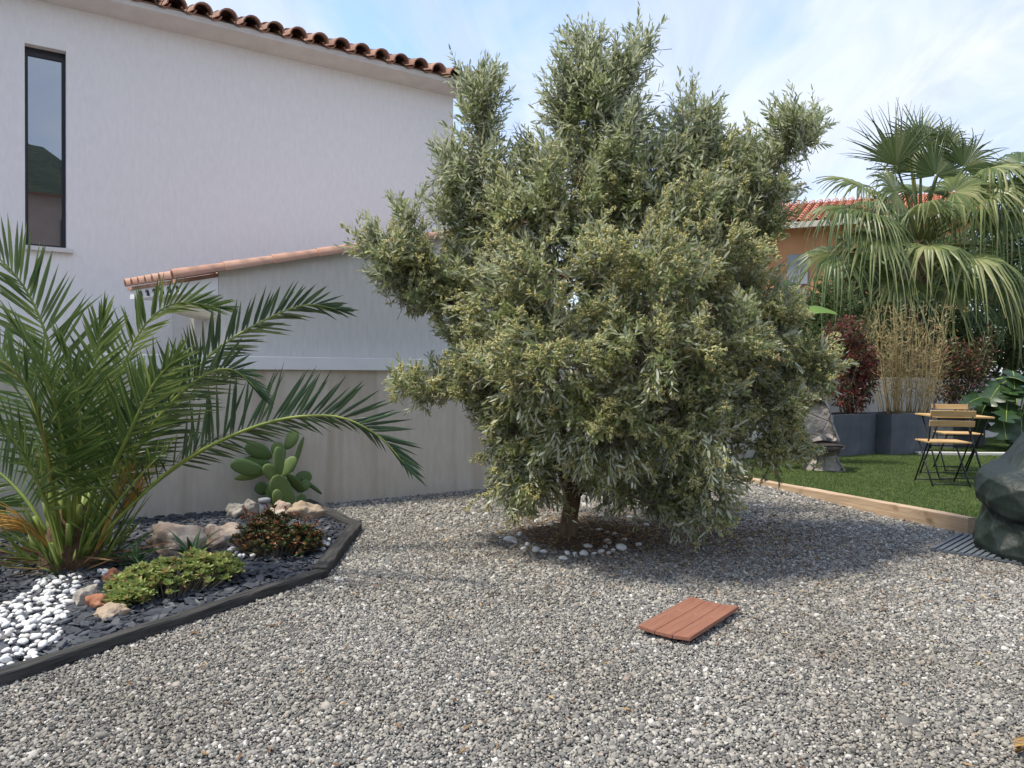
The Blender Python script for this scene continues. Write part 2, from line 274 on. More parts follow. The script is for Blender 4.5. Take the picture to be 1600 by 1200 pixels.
# ------------------------------------------------------------------ ground, bed, lawn
def inpoly(P, x, y):
    r = np.zeros(np.shape(x), bool); j = len(P) - 1
    for i in range(len(P)):
        xi, yi = P[i]; xj, yj = P[j]
        c = ((yi > y) != (yj > y)) & (x < (xj - xi) * (y - yi) / (yj - yi + 1e-12) + xi); r ^= c; j = i
    return r
gx = np.concatenate([[-900, -300, -100, -40, -20], np.arange(-9, 13, .25), [20, 40, 100, 300, 900]]); gy = np.concatenate([[-900, -300, -100, -40, -15], np.arange(-4, 18, .25), [25, 40, 100, 300, 900]])
GX, GY = np.meshgrid(gx, gy); V = np.stack([GX, GY, gz(GX, GY)], -1).reshape(-1, 3); nx = len(gx)
ii = np.arange(len(gy) - 1)[:, None] * nx + np.arange(nx - 1)[None]; ii = ii.ravel()
tag(obj('ground', V, np.stack([ii, ii + 1, ii + nx + 1, ii + nx], -1), m_gravel0, smooth_=True), kind='structure')

E0, E1, E2, E3 = (gp(-120, 1128)[:2], gp(510, 905)[:2], gp(565, 830)[:2], gp(490, 793)[:2])
wl_l = np.array(W(-3.2, WC)[:2]); wl_e3 = np.array(W(float(WD @ E3), WC)[:2])
E0 = gp(0, 1077)[:2] + (gp(0, 1077)[:2] - E1) * .9
BED = [tuple(E0), tuple(E1), tuple(E2), tuple(E3), tuple(wl_e3), tuple(wl_l)]
def slab(name, poly, z, mat, kind='structure'):
    return tag(obj(name, [(*p, z) for p in poly], [tuple(range(len(poly)))], mat), kind=kind)
slab('planting_bed', BED, 0.012, m_bedsoil)

# lawn: timber retains it, its near edge runs down to the gravel
T0 = gp(1512, 836)[:2]; T1 = gp(1150, 750, .09)[:2]; tdir = nrm(T1 - T0); T1 = T0 + tdir * 3.65
tn = np.array([-tdir[1], tdir[0]]); tn = tn if tn[0] > 0 else -tn
LAWN = [tuple(T0 + tn * .09), tuple(T1 + tn * .09), tuple(W(float(WD @ T1) + .3, WC)[:2]), tuple(W(19, WC)[:2]), (16.0, 6.6), (3.95, 6.12)]
lx, ly = np.meshgrid(np.arange(1.5, 16.5, .15), np.arange(5.9, 19, .15))
def lawn_z(x, y): return 0.012 + .085 * smooth(6.1, 6.75, y + .0 * x) + .012 * np.sin(x * 1.7) * np.sin(y * 1.3)
V = np.stack([lx, ly, lawn_z(lx, ly)], -1).reshape(-1, 3); nx = lx.shape[1]
ii = (np.arange(lx.shape[0] - 1)[:, None] * nx + np.arange(nx - 1)[None]).ravel(); Q = np.stack([ii, ii + 1, ii + nx + 1, ii + nx], -1)
cc = V[Q].mean(1); Q = Q[inpoly([tuple(np.array(p)) for p in LAWN], cc[:, 0], cc[:, 1])]
tag(obj('lawn', V, Q, m_lawn, smooth_=True), kind='structure')

# scatter of small pieces on points through geometry nodes
def scatter(name, P, rot, scl, protos, label, cat, idx=None):
    me = bpy.data.meshes.new(name); me.vertices.add(len(P)); me.vertices.foreach_set('co', np.asarray(P, np.float32).ravel())
    for nm, dat in (('rot', rot), ('scl', scl)):
        a = me.attributes.new(nm, 'FLOAT_VECTOR', 'POINT'); a.data.foreach_set('vector', np.asarray(dat, np.float32).ravel())
    o = bpy.data.objects.new(name, me); link(o)
    ng = bpy.data.node_groups.new(name, 'GeometryNodeTree'); ng.interface.new_socket('Geometry', in_out='INPUT', socket_type='NodeSocketGeometry'); ng.interface.new_socket('Geometry', in_out='OUTPUT', socket_type='NodeSocketGeometry')
    gi = ng.nodes.new('NodeGroupInput'); go = ng.nodes.new('NodeGroupOutput'); ip = ng.nodes.new('GeometryNodeInstanceOnPoints'); jn = ng.nodes.new('GeometryNodeJoinGeometry')
    for pm in protos:
        po = bpy.data.objects.new(name + '_piece', pm); oi = ng.nodes.new('GeometryNodeObjectInfo'); oi.inputs['Object'].default_value = po; oi.inputs['As Instance'].default_value = False; g2i = ng.nodes.new('GeometryNodeGeometryToInstance'); ng.links.new(oi.outputs['Geometry'], g2i.inputs[0]); ng.links.new(g2i.outputs[0], jn.inputs[0])
    ar = ng.nodes.new('GeometryNodeInputNamedAttribute'); ar.data_type = 'FLOAT_VECTOR'; ar.inputs[0].default_value = 'rot'
    asn = ng.nodes.new('GeometryNodeInputNamedAttribute'); asn.data_type = 'FLOAT_VECTOR'; asn.inputs[0].default_value = 'scl'
    e2r = ng.nodes.new('FunctionNodeEulerToRotation'); ng.links.new(ar.outputs[0], e2r.inputs[0])
    rv = ng.nodes.new('FunctionNodeRandomValue'); rv.data_type = 'INT'; rv.inputs['Min'].default_value = 0 if 'Min' in rv.inputs else 0
    for s in rv.inputs:
        if s.type == 'INT' and s.name == 'Min': s.default_value = 0
        if s.type == 'INT' and s.name == 'Max': s.default_value = len(protos) - 1
    ip.inputs['Pick Instance'].default_value = True
    ng.links.new(gi.outputs[0], ip.inputs['Points']); ng.links.new(jn.outputs[0], ip.inputs['Instance']); ng.links.new(e2r.outputs[0], ip.inputs['Rotation']); ng.links.new(asn.outputs[0], ip.inputs['Scale'])
    ng.links.new([s for s in rv.outputs if s.type == 'INT'][0], ip.inputs['Instance Index']); ng.links.new(ip.outputs[0], go.inputs[0])
    md = o.modifiers.new('scatter', 'NODES'); md.node_group = ng
    return tag(o, label, cat, kind='stuff')

def ico(sub):
    bm = bmesh.new(); bmesh.ops.create_icosphere(bm, subdivisions=sub, radius=1); V = np.array([v.co[:] for v in bm.verts]); Fs = np.array([[v.index for v in f.verts] for f in bm.faces]); bm.free(); return V, Fs
ICO = {k: ico(k) for k in (1, 2, 3, 4)}
def rock_mesh(name, mat, sub=3, cuts=9, seed=0, rough=.12, sm=False, axes=(1, 1, 1), cut=(.55, .9)):
    V, Fs = ICO[sub]; V = V.copy(); r = np.random.default_rng(seed)
    for _ in range(cuts):
        nn = nrm(r.normal(size=3)); h = r.uniform(*cut); e = np.maximum(V @ nn - h, 0); V -= e[:, None] * nn
    if rough:
        off = Vector(r.uniform(-50, 50, 3)); V *= np.array([1 + rough * mnoise.fractal(Vector(v) * 1.7 + off, .85, 2.1, 6 if sub > 3 else 3) for v in V])[:, None]
    return mesh(name, V * np.array(axes), Fs, mat, sm)

# gravel
def jitter_grid(x0, x1, y0, y1, sp):
    X, Y = np.meshgrid(np.arange(x0, x1, sp), np.arange(y0, y1, sp)); P = np.stack([X.ravel(), Y.ravel()], -1); return P + rng.uniform(-.45, .45, P.shape) * sp
LP = [tuple(np.array(p)) for p in LAWN]
TPOLY = [tuple(T0 - tn * .01), tuple(T1 - tn * .01), tuple(T1 + tn * .1), tuple(T0 + tn * .1)]
pts = []; scs = []
for y0, y1, sp, r in ((1.75, 4.0, .0105, .0070), (4.0, 6.2, .0132, .0086), (6.2, 10.2, .0185, .0116)):
    P = jitter_grid(-7, 7.5, y0, y1, sp)
    k = (np.abs(P[:, 0]) < .72 * P[:, 1] + .55) & (P @ WN < WC - .01) & ~inpoly(BED, P[:, 0], P[:, 1]) & ~inpoly(LP, P[:, 0], P[:, 1]) & ~inpoly(TPOLY, P[:, 0], P[:, 1])
    k &= ~((P[:, 0] > 3.9) & (P[:, 1] > 6.1))
    P = P[k]; pts.append(P); scs.append(np.full(len(P), r))
P = np.concatenate(pts); r = np.concatenate(scs) * np.exp(rng.normal(0, .32, len(P))); nP = len(P)
ax = np.stack([rng.uniform(.9, 1.35, nP), rng.uniform(.75, 1.05, nP), rng.uniform(.5, .85, nP)], -1) * r[:, None]
rot = np.stack([rng.normal(0, .5, nP), rng.normal(0, .5, nP), rng.uniform(0, 6.28, nP)], -1)
z = gz(P[:, 0], P[:, 1]) + .003 + rng.uniform(0, .009, nP)
scatter('gravel', np.column_stack([P, z]), rot, ax, [rock_mesh('gravel_piece', m_stone, 2 if i < 2 else 1, 7, 100 + i, .1, cut=(.6, .9)) for i in range(6)], 'grey and beige gravel covering the open yard', 'gravel')

# artificial turf blades
P = jitter_grid(1.6, 11, 6.0, 15, .0255); P = P[inpoly(LP, P[:, 0], P[:, 1]) & (np.abs(P[:, 0]) < .76 * P[:, 1] + .4)]
nP = len(P); TV = []; TF = []
rr = np.random.default_rng(3)
for b in range(9):
    a = rr.uniform(0, 6.28); c = np.array([rr.uniform(-.5, .5), rr.uniform(-.5, .5), 0]); tip = c + np.array([math.cos(a) * .5, math.sin(a) * .5, rr.uniform(.7, 1.1)]); s = np.array([-math.sin(a), math.cos(a), 0]) * .07; m_ = (c * .6 + tip * .4) + np.array([0, 0, .12]); k = len(TV)
    TV += [c - s, c + s, m_ + s * .8, m_ - s * .8, tip]; TF += [(k, k + 1, k + 2, k + 3), (k + 3, k + 2, k + 4)]
tuft = mesh('turf_tuft', TV, TF, m_grass)
scatter('grass', np.column_stack([P, lawn_z(P[:, 0], P[:, 1])]), np.stack([rng.normal(0, .15, nP), rng.normal(0, .15, nP), rng.uniform(0, 6.28, nP)], -1), np.full((nP, 3), .028) * rng.uniform(.75, 1.2, (nP, 1)), [tuft], 'short green turf behind the pale timber', 'grass')

# slate chips: the nearest ones singly, the rest as one
def chip(seed):
    r = np.random.default_rng(seed); k = r.integers(5, 8); a = np.sort(r.uniform(0, 6.28, k)) + 0; a = np.linspace(0, 6.28, k, endpoint=False) + r.uniform(-.35, .35, k); rad = r.uniform(.65, 1.05, k)
    lo = np.stack([np.cos(a) * rad * 1.25, np.sin(a) * rad * .85, np.full(k, -.5)], -1); hi = lo * np.array([.92, .92, 1]) + np.array([0, 0, 1.0]); hi[:, 2] += r.uniform(-.25, .25, k)
    return np.concatenate([lo, hi]), [tuple(range(k))[::-1], tuple(range(k, 2 * k))] + [(i, (i + 1) % k, k + (i + 1) % k, k + i) for i in range(k)]
P = jitter_grid(-5, 0, 2, 8, .030); P = P[inpoly(BED, P[:, 0], P[:, 1]) & (np.abs(P[:, 0]) < .70 * P[:, 1] + .5) & (P @ WN < WC - .02)]
ctr = np.array(BED)
def dist_seg(P, a, b): ab = b - a; t = np.clip(((P - a) @ ab) / (ab @ ab), 0, 1); return np.linalg.norm(P - (a + t[:, None] * ab), axis=1)
dE = np.minimum.reduce([dist_seg(P, np.array(E0), np.array(E1)), dist_seg(P, np.array(E1), np.array(E2)), dist_seg(P, np.array(E2), np.array(E3))]); P = P[dE > .075]
PEB = [gp(*q)[:2] for q in ((-40, 968), (30, 950), (60, 925), (40, 916), (128, 905), (118, 940), (100, 985), (92, 1012), (52, 1046), (-40, 1062))]
order = np.argsort(np.where((np.abs(P[:, 0] / P[:, 1]) < .65) & ~inpoly(PEB, P[:, 0], P[:, 1]), P[:, 1], 99)); P = P[order]
chips = [mesh('slate_chip', *chip(i), m_slateo) for i in range(10)]
mbS = MB(); tmpl = [chip(50 + i) for i in range(14)]
for i, p in enumerate(P):
    s = random.uniform(.017, .036); rot = (random.gauss(0, .22), random.gauss(0, .22), random.uniform(0, 6.28)); z = .018 + random.uniform(0, .022)
    if i < 280:
        o = inst('slate_chip', chips[i % 10], None, (p[0], p[1], z + .004), rot, (s * 1.15, s * 1.15, random.uniform(.005, .010)))
        tag(o, 'loose dark slate chip near the front edging of the planting bed', 'slate chip', 'slate chips along the front of the bed')
    else:
        v, f = tmpl[i % 14]; Mx = Matrix.Translation((p[0], p[1], z)) @ Matrix.Rotation(rot[2], 4, 'Z') @ Matrix.Rotation(rot[0], 4, 'X') @ Matrix.Rotation(rot[1], 4, 'Y') @ Matrix.Diagonal((s, s, random.uniform(.005, .010), 1))
        A = np.array(Mx); mbS.add(v @ A[:3, :3].T + A[:3, 3], f)
o = mbS.build('slate_mulch', m_slate); tag(o, 'dark slate chippings covering the planting bed', 'slate mulch', kind='stuff')

# ------------------------------------------------------------------ house
root = thing('white_house', 'white rendered two storey house with clay tile eave and one narrow tall window', 'house', W(0, WC + 2.4), WROT)
S0, S1, HZ, DEP = -7.0, 5.12, 5.0, 8.0
w0, w1, wz0, wz1 = .185, .548, 2.475, 4.515
V = [(S0, 0, -.3), (w0, 0, -.3), (w1, 0, -.3), (S1, 0, -.3), (S0, 0, wz0), (w0, 0, wz0), (w1, 0, wz0), (S1, 0, wz0), (S0, 0, wz1), (w0, 0, wz1), (w1, 0, wz1), (S1, 0, wz1), (S0, 0, HZ), (w0, 0, HZ), (w1, 0, HZ), (S1, 0, HZ)]
Fs = [(0, 1, 5, 4), (1, 2, 6, 5), (2, 3, 7, 6), (4, 5, 9, 8), (6, 7, 11, 10), (8, 9, 13, 12), (9, 10, 14, 13), (10, 11, 15, 14)]
b = len(V); V += [(w0, .16, wz0), (w1, .16, wz0), (w1, .16, wz1), (w0, .16, wz1)]; Fs += [(5, 6, b + 1, b), (6, 10, b + 2, b + 1), (10, 9, b + 3, b + 2), (9, 5, b, b + 3)]
b = len(V); V += [(S1, DEP, -.3), (S1, DEP, HZ), (S0, DEP, -.3), (S0, DEP, HZ)]; Fs += [(3, b, b + 1, 15, 11, 7), (b, b + 2, b + 3, b + 1), (b + 2, 0, 4, 8, 12, b + 3), (b, 3, 2, 1, 0, b + 2)]
V += [(S1, DEP / 2, HZ + 1.25), (S0, DEP / 2, HZ + 1.25)]; Fs += [(15, b + 1, b + 4), (12, b + 5, b + 3)]
obj('wall', V, Fs, m_house, root)
win = MB().box(w0 + .002, w1 - .002, .10, .15, wz0 + .002, wz0 + .035).box(w0 + .002, w1 - .002, .10, .15, wz1 - .085, wz1 - .002).box(w0 + .002, w0 + .030, .10, .15, wz0 + .035, wz1 - .085).box(w1 - .036, w1 - .002, .10, .15, wz0 + .035, wz1 - .085).build('window', m_frame, root)
MB().box(w0 + .030, w1 - .036, .118, .128, wz0 + .035, wz1 - .085).build('pane', m_glass, win)
MB().box(w0 - .04, w1 + .06, -.05, .098, wz0 - .045, wz0 + .001).build('sill', m_trim, win, bevel=.004)
# cornice: coved underside then a short fascia
prof = [(-.002, HZ - .035), (-.05, HZ - .028), (-.19, HZ + .0), (-.27, HZ + .022), (-.285, HZ + .03), (-.285, HZ + .088), (.05, HZ + .16), (.05, HZ - .035)]
V = [(s, y, z) for s in (S0 - .1, S1 + .16) for y, z in prof]; k = len(prof); Fs = [(i, (i + 1) % k, k + (i + 1) % k, k + i) for i in range(k)] + [tuple(range(k))[::-1], tuple(range(k, 2 * k))]
obj('cornice', V, Fs, m_trim, root)
RS = math.tan(math.radians(17))
rz = lambda y: HZ + .105 + (y + .30) * RS
yr = DEP / 2
roof = obj('roof', [(S0 - .2, -.27, rz(-.27)), (S1 + .18, -.27, rz(-.27)), (S1 + .18, yr, rz(yr)), (S0 - .2, yr, rz(yr)), (S1 + .18, 2 * yr + .3, rz(-.27)), (S0 - .2, 2 * yr + .3, rz(-.27))] + [(S0 - .2, -.27, rz(-.27) - .05), (S1 + .18, -.27, rz(-.27) - .05), (S1 + .18, yr, rz(yr) - .05), (S0 - .2, yr, rz(yr) - .05), (S1 + .18, 2 * yr + .3, rz(-.27) - .05), (S0 - .2, 2 * yr + .3, rz(-.27) - .05)],
           [(0, 1, 2, 3), (3, 2, 4, 5), (6, 9, 8, 7), (9, 11, 10, 8), (0, 6, 7, 1), (1, 7, 8, 2), (2, 8, 10, 4), (4, 10, 11, 5), (5, 11, 9, 3), (3, 9, 6, 0)], m_tile, root)
def barrel(name, mat, L=.46, r0=.098, r1=.078, th=.014, k=9, up=True, arc=math.pi):   # along +Y, open underneath
    V = []
    for y, r in ((0, r0), (L, r1)):
        for rr_ in (r, r - th):
            for j in range(k):
                a = math.pi / 2 - arc / 2 + arc * j / (k - 1); V.append((rr_ * math.cos(a), y, rr_ * math.sin(a) * (1 if up else -1)))
    Fs = []
    for j in range(k - 1):
        Fs += [(j, j + 1, 2 * k + j + 1, 2 * k + j), (k + j + 1, k + j, 3 * k + j, 3 * k + j + 1), (j + 1, j, k + j, k + j + 1), (2 * k + j, 2 * k + j + 1, 3 * k + j + 1, 3 * k + j)]
    Fs += [(0, 2 * k, 3 * k, k), (k - 1, 2 * k - 1, 4 * k - 1, 3 * k - 1)]
    if not up: Fs = [f[::-1] for f in Fs]
    me = mesh(name, V, Fs, mat)
    for p in me.polygons: p.use_smooth = True
    me.set_sharp_from_angle(angle=math.radians(40)) if hasattr(me, 'set_sharp_from_angle') else None
    return me
t_cover = barrel('tile', m_tile, r0=.106, r1=.090); t_pan = barrel('tile', m_tile, r0=.085, r1=.10, up=False, arc=2.6)
pitch = .262; tl = math.atan(RS)
k = 0
for i in range(30):
    s = S1 + .10 - i * pitch
    if s < -2.6: break
    for row in range(3):
        y = -.375 + row * .36
        inst('tile', t_cover, roof, (s, y + random.uniform(-.012, .012), rz(y) + .020 + row * .004), (tl, 0, random.uniform(-.03, .03)))
        if row < 2: inst('tile', t_pan, roof, (s - pitch / 2, y + .05, rz(y) + .072), (tl, 0, random.uniform(-.02, .02)))
# verge tiles down the right gable
for j in range(9):
    y = -.36 + j * .40; inst('tile', t_cover, roof, (S1 + .20, y, rz(y) + .055), (tl + .03, 0, 0))

# ------------------------------------------------------------------ annex with sloping verge
AS0, AS1 = 1.575, 5.0
root = thing('low_annex', 'low grey rendered annex with a sloping row of orange verge tiles', 'annex', W(0, WC + .2), WROT)
slope = .235; az = lambda s: 2.005 + (s - 1.20) * slope      # roof line
V = [(AS0, 0, -.2), (AS1, 0, -.2), (AS1, 0, az(AS1) + .03), (AS0, 0, az(AS0) + .03), (AS0, 2.198, -.2), (AS1, 2.198, -.2), (AS1, 2.198, az(AS1) - .04), (AS0, 2.198, az(AS0) - .04)]
obj('wall', V, [(0, 1, 2, 3), (1, 5, 6, 2), (4, 0, 3, 7), (3, 2, 6, 7), (5, 4, 7, 6)], m_annex, root)
RP = [(1.24, .02), (AS1 + .02, .02), (AS1 + .02, 2.196), (1.62, 2.196), (1.62, 1.10), (1.24 - .237 * 1.08, 1.10)]; zr = lambda p: az(p[0]) + .237 * slope * min(p[1], 1.1) * (p[0] < 1.6)
roof = obj('roof', [(*p, zr(p) - .03) for p in RP] + [(*p, zr(p)) for p in RP], [(5, 4, 3, 2, 1, 0), (6, 7, 8, 9, 10, 11)] + [(i, (i + 1) % 6, 6 + (i + 1) % 6, 6 + i) for i in range(6)], m_tile2, root)
sa = math.atan(slope)
t_v = barrel('tile', m_tile2, L=.46, r0=.076, r1=.062, arc=3.4)
for j in range(9):       # verge: barrels lying along the slope
    s = 1.20 + j * .42; inst('tile', t_v, roof, (s, -.015, az(s) + .016), (sa + .012, 0, -math.pi / 2))
t_e = barrel('tile', m_tile2, r0=.070, r1=.058)
for j in range(1, 7):    # covers at the eave, ends facing left
    for q in range(3):
        y = .02 + j * .150; s = 1.17 - .237 * y + q * .37; inst('tile', t_e, roof, (s, y, az(s + .237 * y) + .012), (sa, 0, -math.pi / 2 + random.uniform(-.03, .03)))
# genoise: white mortar course with half round tile ends, then the corbel below
def prism(prof, y0, y1):
    k = len(prof); return [(x - (.237 * y if x < 1.5 else 0), y, z) for y in (y0, y1) for x, z in prof], [tuple(range(k)), tuple(range(k, 2 * k))[::-1]] + [(i, k + i, k + (i + 1) % k, (i + 1) % k) for i in range(k)]
obj('mortar_course', *prism([(1.262, az(1.2) - .105), (1.572, az(1.2) - .105), (1.572, az(1.572) - .034), (1.262, az(1.262) - .034)], .003, 1.08), m_white, root)
t_g = barrel('genoise_tile', m_slateo, L=.14, r0=.062, r1=.062, th=.014)
for j in range(6): inst('genoise_tile', t_g, root, (1.252 - .237 * (.08 + j * .152), .08 + j * .152, az(1.2) - .098), (0, 0, -math.pi / 2))
obj('corbel', *prism([(1.573, 1.70), (1.46, 1.76), (1.36, az(1.2) - .14), (1.36, az(1.2) - .107), (1.573, az(1.2) - .107)], .003, .62), m_soff, root)

# ------------------------------------------------------------------ garden walls
root = thing('boundary_wall', 'beige rendered boundary wall with white coping behind the date palm', 'wall', W(0, WC), WROT)
obj('wall', *(lambda b: (b.v, b.f))(MB().box(-7, 6.3, 0, .197, -.2, 1.248)), m_wall, root)
MB().box(-7, 6.32, -.035, .196, 1.25, 1.366).build('coping', m_white, root, bevel=.004)
o = MB().box(6.305, 34.0, 0, .18, -.2, 1.19).build('garden_wall', m_wallw, None, loc=W(0, WC), rot=(0, 0, WROT)); tag(o, 'low white rendered wall behind the grey planters and lawn', 'wall')

# ------------------------------------------------------------------ timber edging
def beam(name, a, b, wd, h, z, mat, label, cat, side, group=None, extra=0, nseg=10, jit=.004):
    a = np.array(a); b = np.array(b); L = np.linalg.norm(b - a); u = (b - a) / L; L += extra
    V = []; Fs = []
    for i in range(nseg + 1):
        x = L * i / nseg
        for yy, zz in ((0, z), (wd, z), (wd, z + h - .006), (wd - .006, z + h), (.006, z + h), (0, z + h - .006)): V.append((x, yy * side + random.uniform(-jit, jit), zz + (random.uniform(-jit, jit) if zz > z else 0)))
    for i in range(nseg):
        for j in range(6):
            f = (i * 6 + j, i * 6 + (j + 1) % 6, (i + 1) * 6 + (j + 1) % 6, (i + 1) * 6 + j); Fs.append(f if side < 0 else f[::-1])
    Fs += [tuple(range(6)), tuple(range(nseg * 6, nseg * 6 + 6))[::-1]]
    o = obj(name, V, Fs, mat, None, False, (a[0], a[1], 0), (0, 0, math.atan2(u[1], u[0]))); return tag(o, label, cat, group)
grp = 'dark timber edging of the planting bed'
beam('edging_beam', E0, E1, .072, .068, -.01, m_sleeper, 'longest dark timber edging beam along the front of the slate bed', 'edging', 1, grp, nseg=24)
beam('edging_beam', E1, E2, .090, .080, -.01, m_sleeper, 'short dark edging beam on the right side of the slate bed', 'edging', 1, grp, extra=-.01)
beam('edging_beam', E2, E3, .090, .078, -.01, m_sleeper, 'dark edging beam running back to the wall by the cactus', 'edging', 1, grp, extra=.16)
beam('timber_sleeper', T0, T1, .095, .165, -.03, m_timber, 'pale brown timber sleeper between the gravel and the lawn', 'timber', -1 if np.cross(tdir, tn) < 0 else 1, nseg=14, jit=.003)

# ------------------------------------------------------------------ stones
peb = [rock_mesh('pebble', m_pebble, 2, 4, 300 + i, .10, True, cut=(.75, .95)) for i in range(7)]
cnt = 0
def put_pebble(x, y, r, z, label, group, name='white_pebble'):
    global cnt; cnt += 1
    o = inst(name, peb[cnt % 7], None, (x, y, z), (random.gauss(0, .3), random.gauss(0, .3), random.uniform(0, 6.28)), (r * random.uniform(1.0, 1.45), r * random.uniform(.8, 1.05), r * random.uniform(.55, .85))); tag(o, label, 'pebble', group)
P = jitter_grid(-4, 0, 2.4, 5, .040); P = P[inpoly(PEB, P[:, 0], P[:, 1])]
dE0 = dist_seg(P, np.array(E0), np.array(E1)); P = P[dE0 > .10]
hide = rng.random(len(P)) < .16
for p in P[~hide]: put_pebble(p[0], p[1], random.choice((random.uniform(.010, .017), random.uniform(.015, .024))), random.uniform(.030, .052), 'white rounded pebble in the broad patch at the front left of the bed', 'white pebbles at the front left of the bed')
for (x0, x1, y0, y1, nn, lab, g) in ((352, 402, 868, 884, 12, 'small white pebble beside the dark succulent bush and layered rock', 'white pebbles left of the succulent bush'), (478, 527, 851, 869, 34, 'small white pebble in the heap at the right corner of the bed', 'white pebbles at the right corner of the bed'), (148, 180, 905, 935, 7, 'white pebble lying among the brown rocks beside the sedum', 'white pebbles among the rocks')):
    for i in range(nn):
        px, py = random.uniform(x0, x1), random.uniform(y0, y1); q = gp(px, py)
        if min(dist_seg(q[None, :2], np.array(E1), np.array(E2))[0], dist_seg(q[None, :2], np.array(E0), np.array(E1))[0]) < .13: continue
        put_pebble(q[0], q[1], random.uniform(.013, .022), random.uniform(.035, .07), lab, g)
RING = [(797, 845, 17), (818, 859, 9), (825, 828, 13), (837, 861, 14), (849, 864, 12), (857, 823, 12), (824, 852, 8), (886, 866, 10), (880, 874, 13), (919, 855, 12), (912, 867, 14), (939, 864, 12), (970, 857, 17), (950, 849, 13), (962, 838, 14), (937, 831, 13), (924, 831, 9), (907, 828, 9), (949, 835, 11), (975, 845, 9), (997, 853, 10), (843, 825, 8), (837, 816, 9), (804, 849, 8), (928, 867, 8), (958, 862, 8), (946, 856, 8), (812, 836, 8), (939, 808, 8), (962, 808, 9), (984, 810, 9), (1005, 812, 8), (870, 818, 7), (1010, 822, 8), (899, 869, 8), (951, 866, 7)]
RINGL = {(797, 845): 'large white stone at the left end of the ring around the olive trunk', (970, 857): 'large flat white stone at the right end of the ring around the olive trunk', (880, 874): 'white stone nearest the viewer in the ring around the olive trunk', (919, 855): 'lone white stone just right of the olive trunk inside the ring', (997, 853): 'outlying white stone farthest right of the ring around the olive trunk', (825, 828): 'white stone at the back left of the ring around the olive trunk'}
for x, y, s in RING:
    q = gp(x, y + s * .3); put_pebble(q[0], q[1], s * .5 * q[1] / FPX * 1.05, s * .28 * q[1] / FPX + .01, RINGL.get((x, y), 'white stone in the loose ring around the olive trunk'), 'white stones ringing the olive trunk', 'white_stone')
def rock(px, py, wpx, hpx, mat, label, seed, dep=.8, rz=0, name='rock'):
    q = gp(px, py); k = q[1] / FPX; a, h = wpx * k / 2, hpx * k
    o = obj(name, [], [], None); bpy.data.meshes.remove(o.data) if False else None
    o.data = rock_mesh(name, mat, 4, 16, seed, .30, False, (a * 1.05, a * dep, h * .72), (.60, .92)); o.location = (q[0], q[1] + a * dep * .6, h * .40); o.rotation_euler = (0, 0, rz)
    return tag(o, label, 'rock', 'rocks in the planting bed')
rock(265, 873, 92, 50, m_rockp, 'large pinkish weathered rock beside the palm base', 1)
rock(343, 864, 66, 40, m_rockp, 'layered pinkish tan rock left of the dark succulent bush', 2, rz=.3)
rock(372, 861, 28, 28, m_rocko, 'small reddish rock touching the dark succulent bush', 3)
rock(127, 956, 50, 40, m_rockg, 'grey beige boulder beside the white pebble patch', 4)
rock(147, 961, 42, 28, m_rocko, 'rough orange brown rock in front of the grey boulder', 5)
rock(165, 977, 56, 30, m_rockt, 'flat tan rock nearest the front left of the bed', 6)
rock(170, 917, 34, 26, m_rocko, 'brown rock half hidden at the left of the sedum', 7)
rock(366, 815, 32, 28, m_rockg, 'pale grey rock leftmost in the row under the cactus', 8)
rock(388, 813, 26, 28, m_rockg, 'small whitish rock second from left under the cactus', 9)
rock(406, 808, 34, 20, m_rockg, 'low grey rock behind the solar lamp', 10)
rock(434, 818, 44, 34, m_rockp, 'pink rock directly in front of the cactus', 11)
rock(476, 818, 62, 30, m_rocko if False else m_rockt, 'long tan rock beside the edging under the cactus', 12)

# ------------------------------------------------------------------ olive tree
OB = gp(888, 845); OY = OB[1]
root = thing('olive_tree', 'bushy flowering olive tree with silvery leaves in the middle of the gravel', 'tree', (OB[0], OB[1], 0))
def L3(x, y, dy=0.0): return at(x, y, OY + dy) - np.array([OB[0], OB[1], 0])
mb = MB()
mb.tube(spline([L3(887, 852), L3(887, 838), L3(889, 815), L3(893, 790), L3(896, 768)], 12), np.array([.092, .075, .068, .066, .066, .064, .062, .062, .062, .063, .06, .052]), 14)
fork = L3(894, 775)
mb.build('trunk', m_bark, root, True)
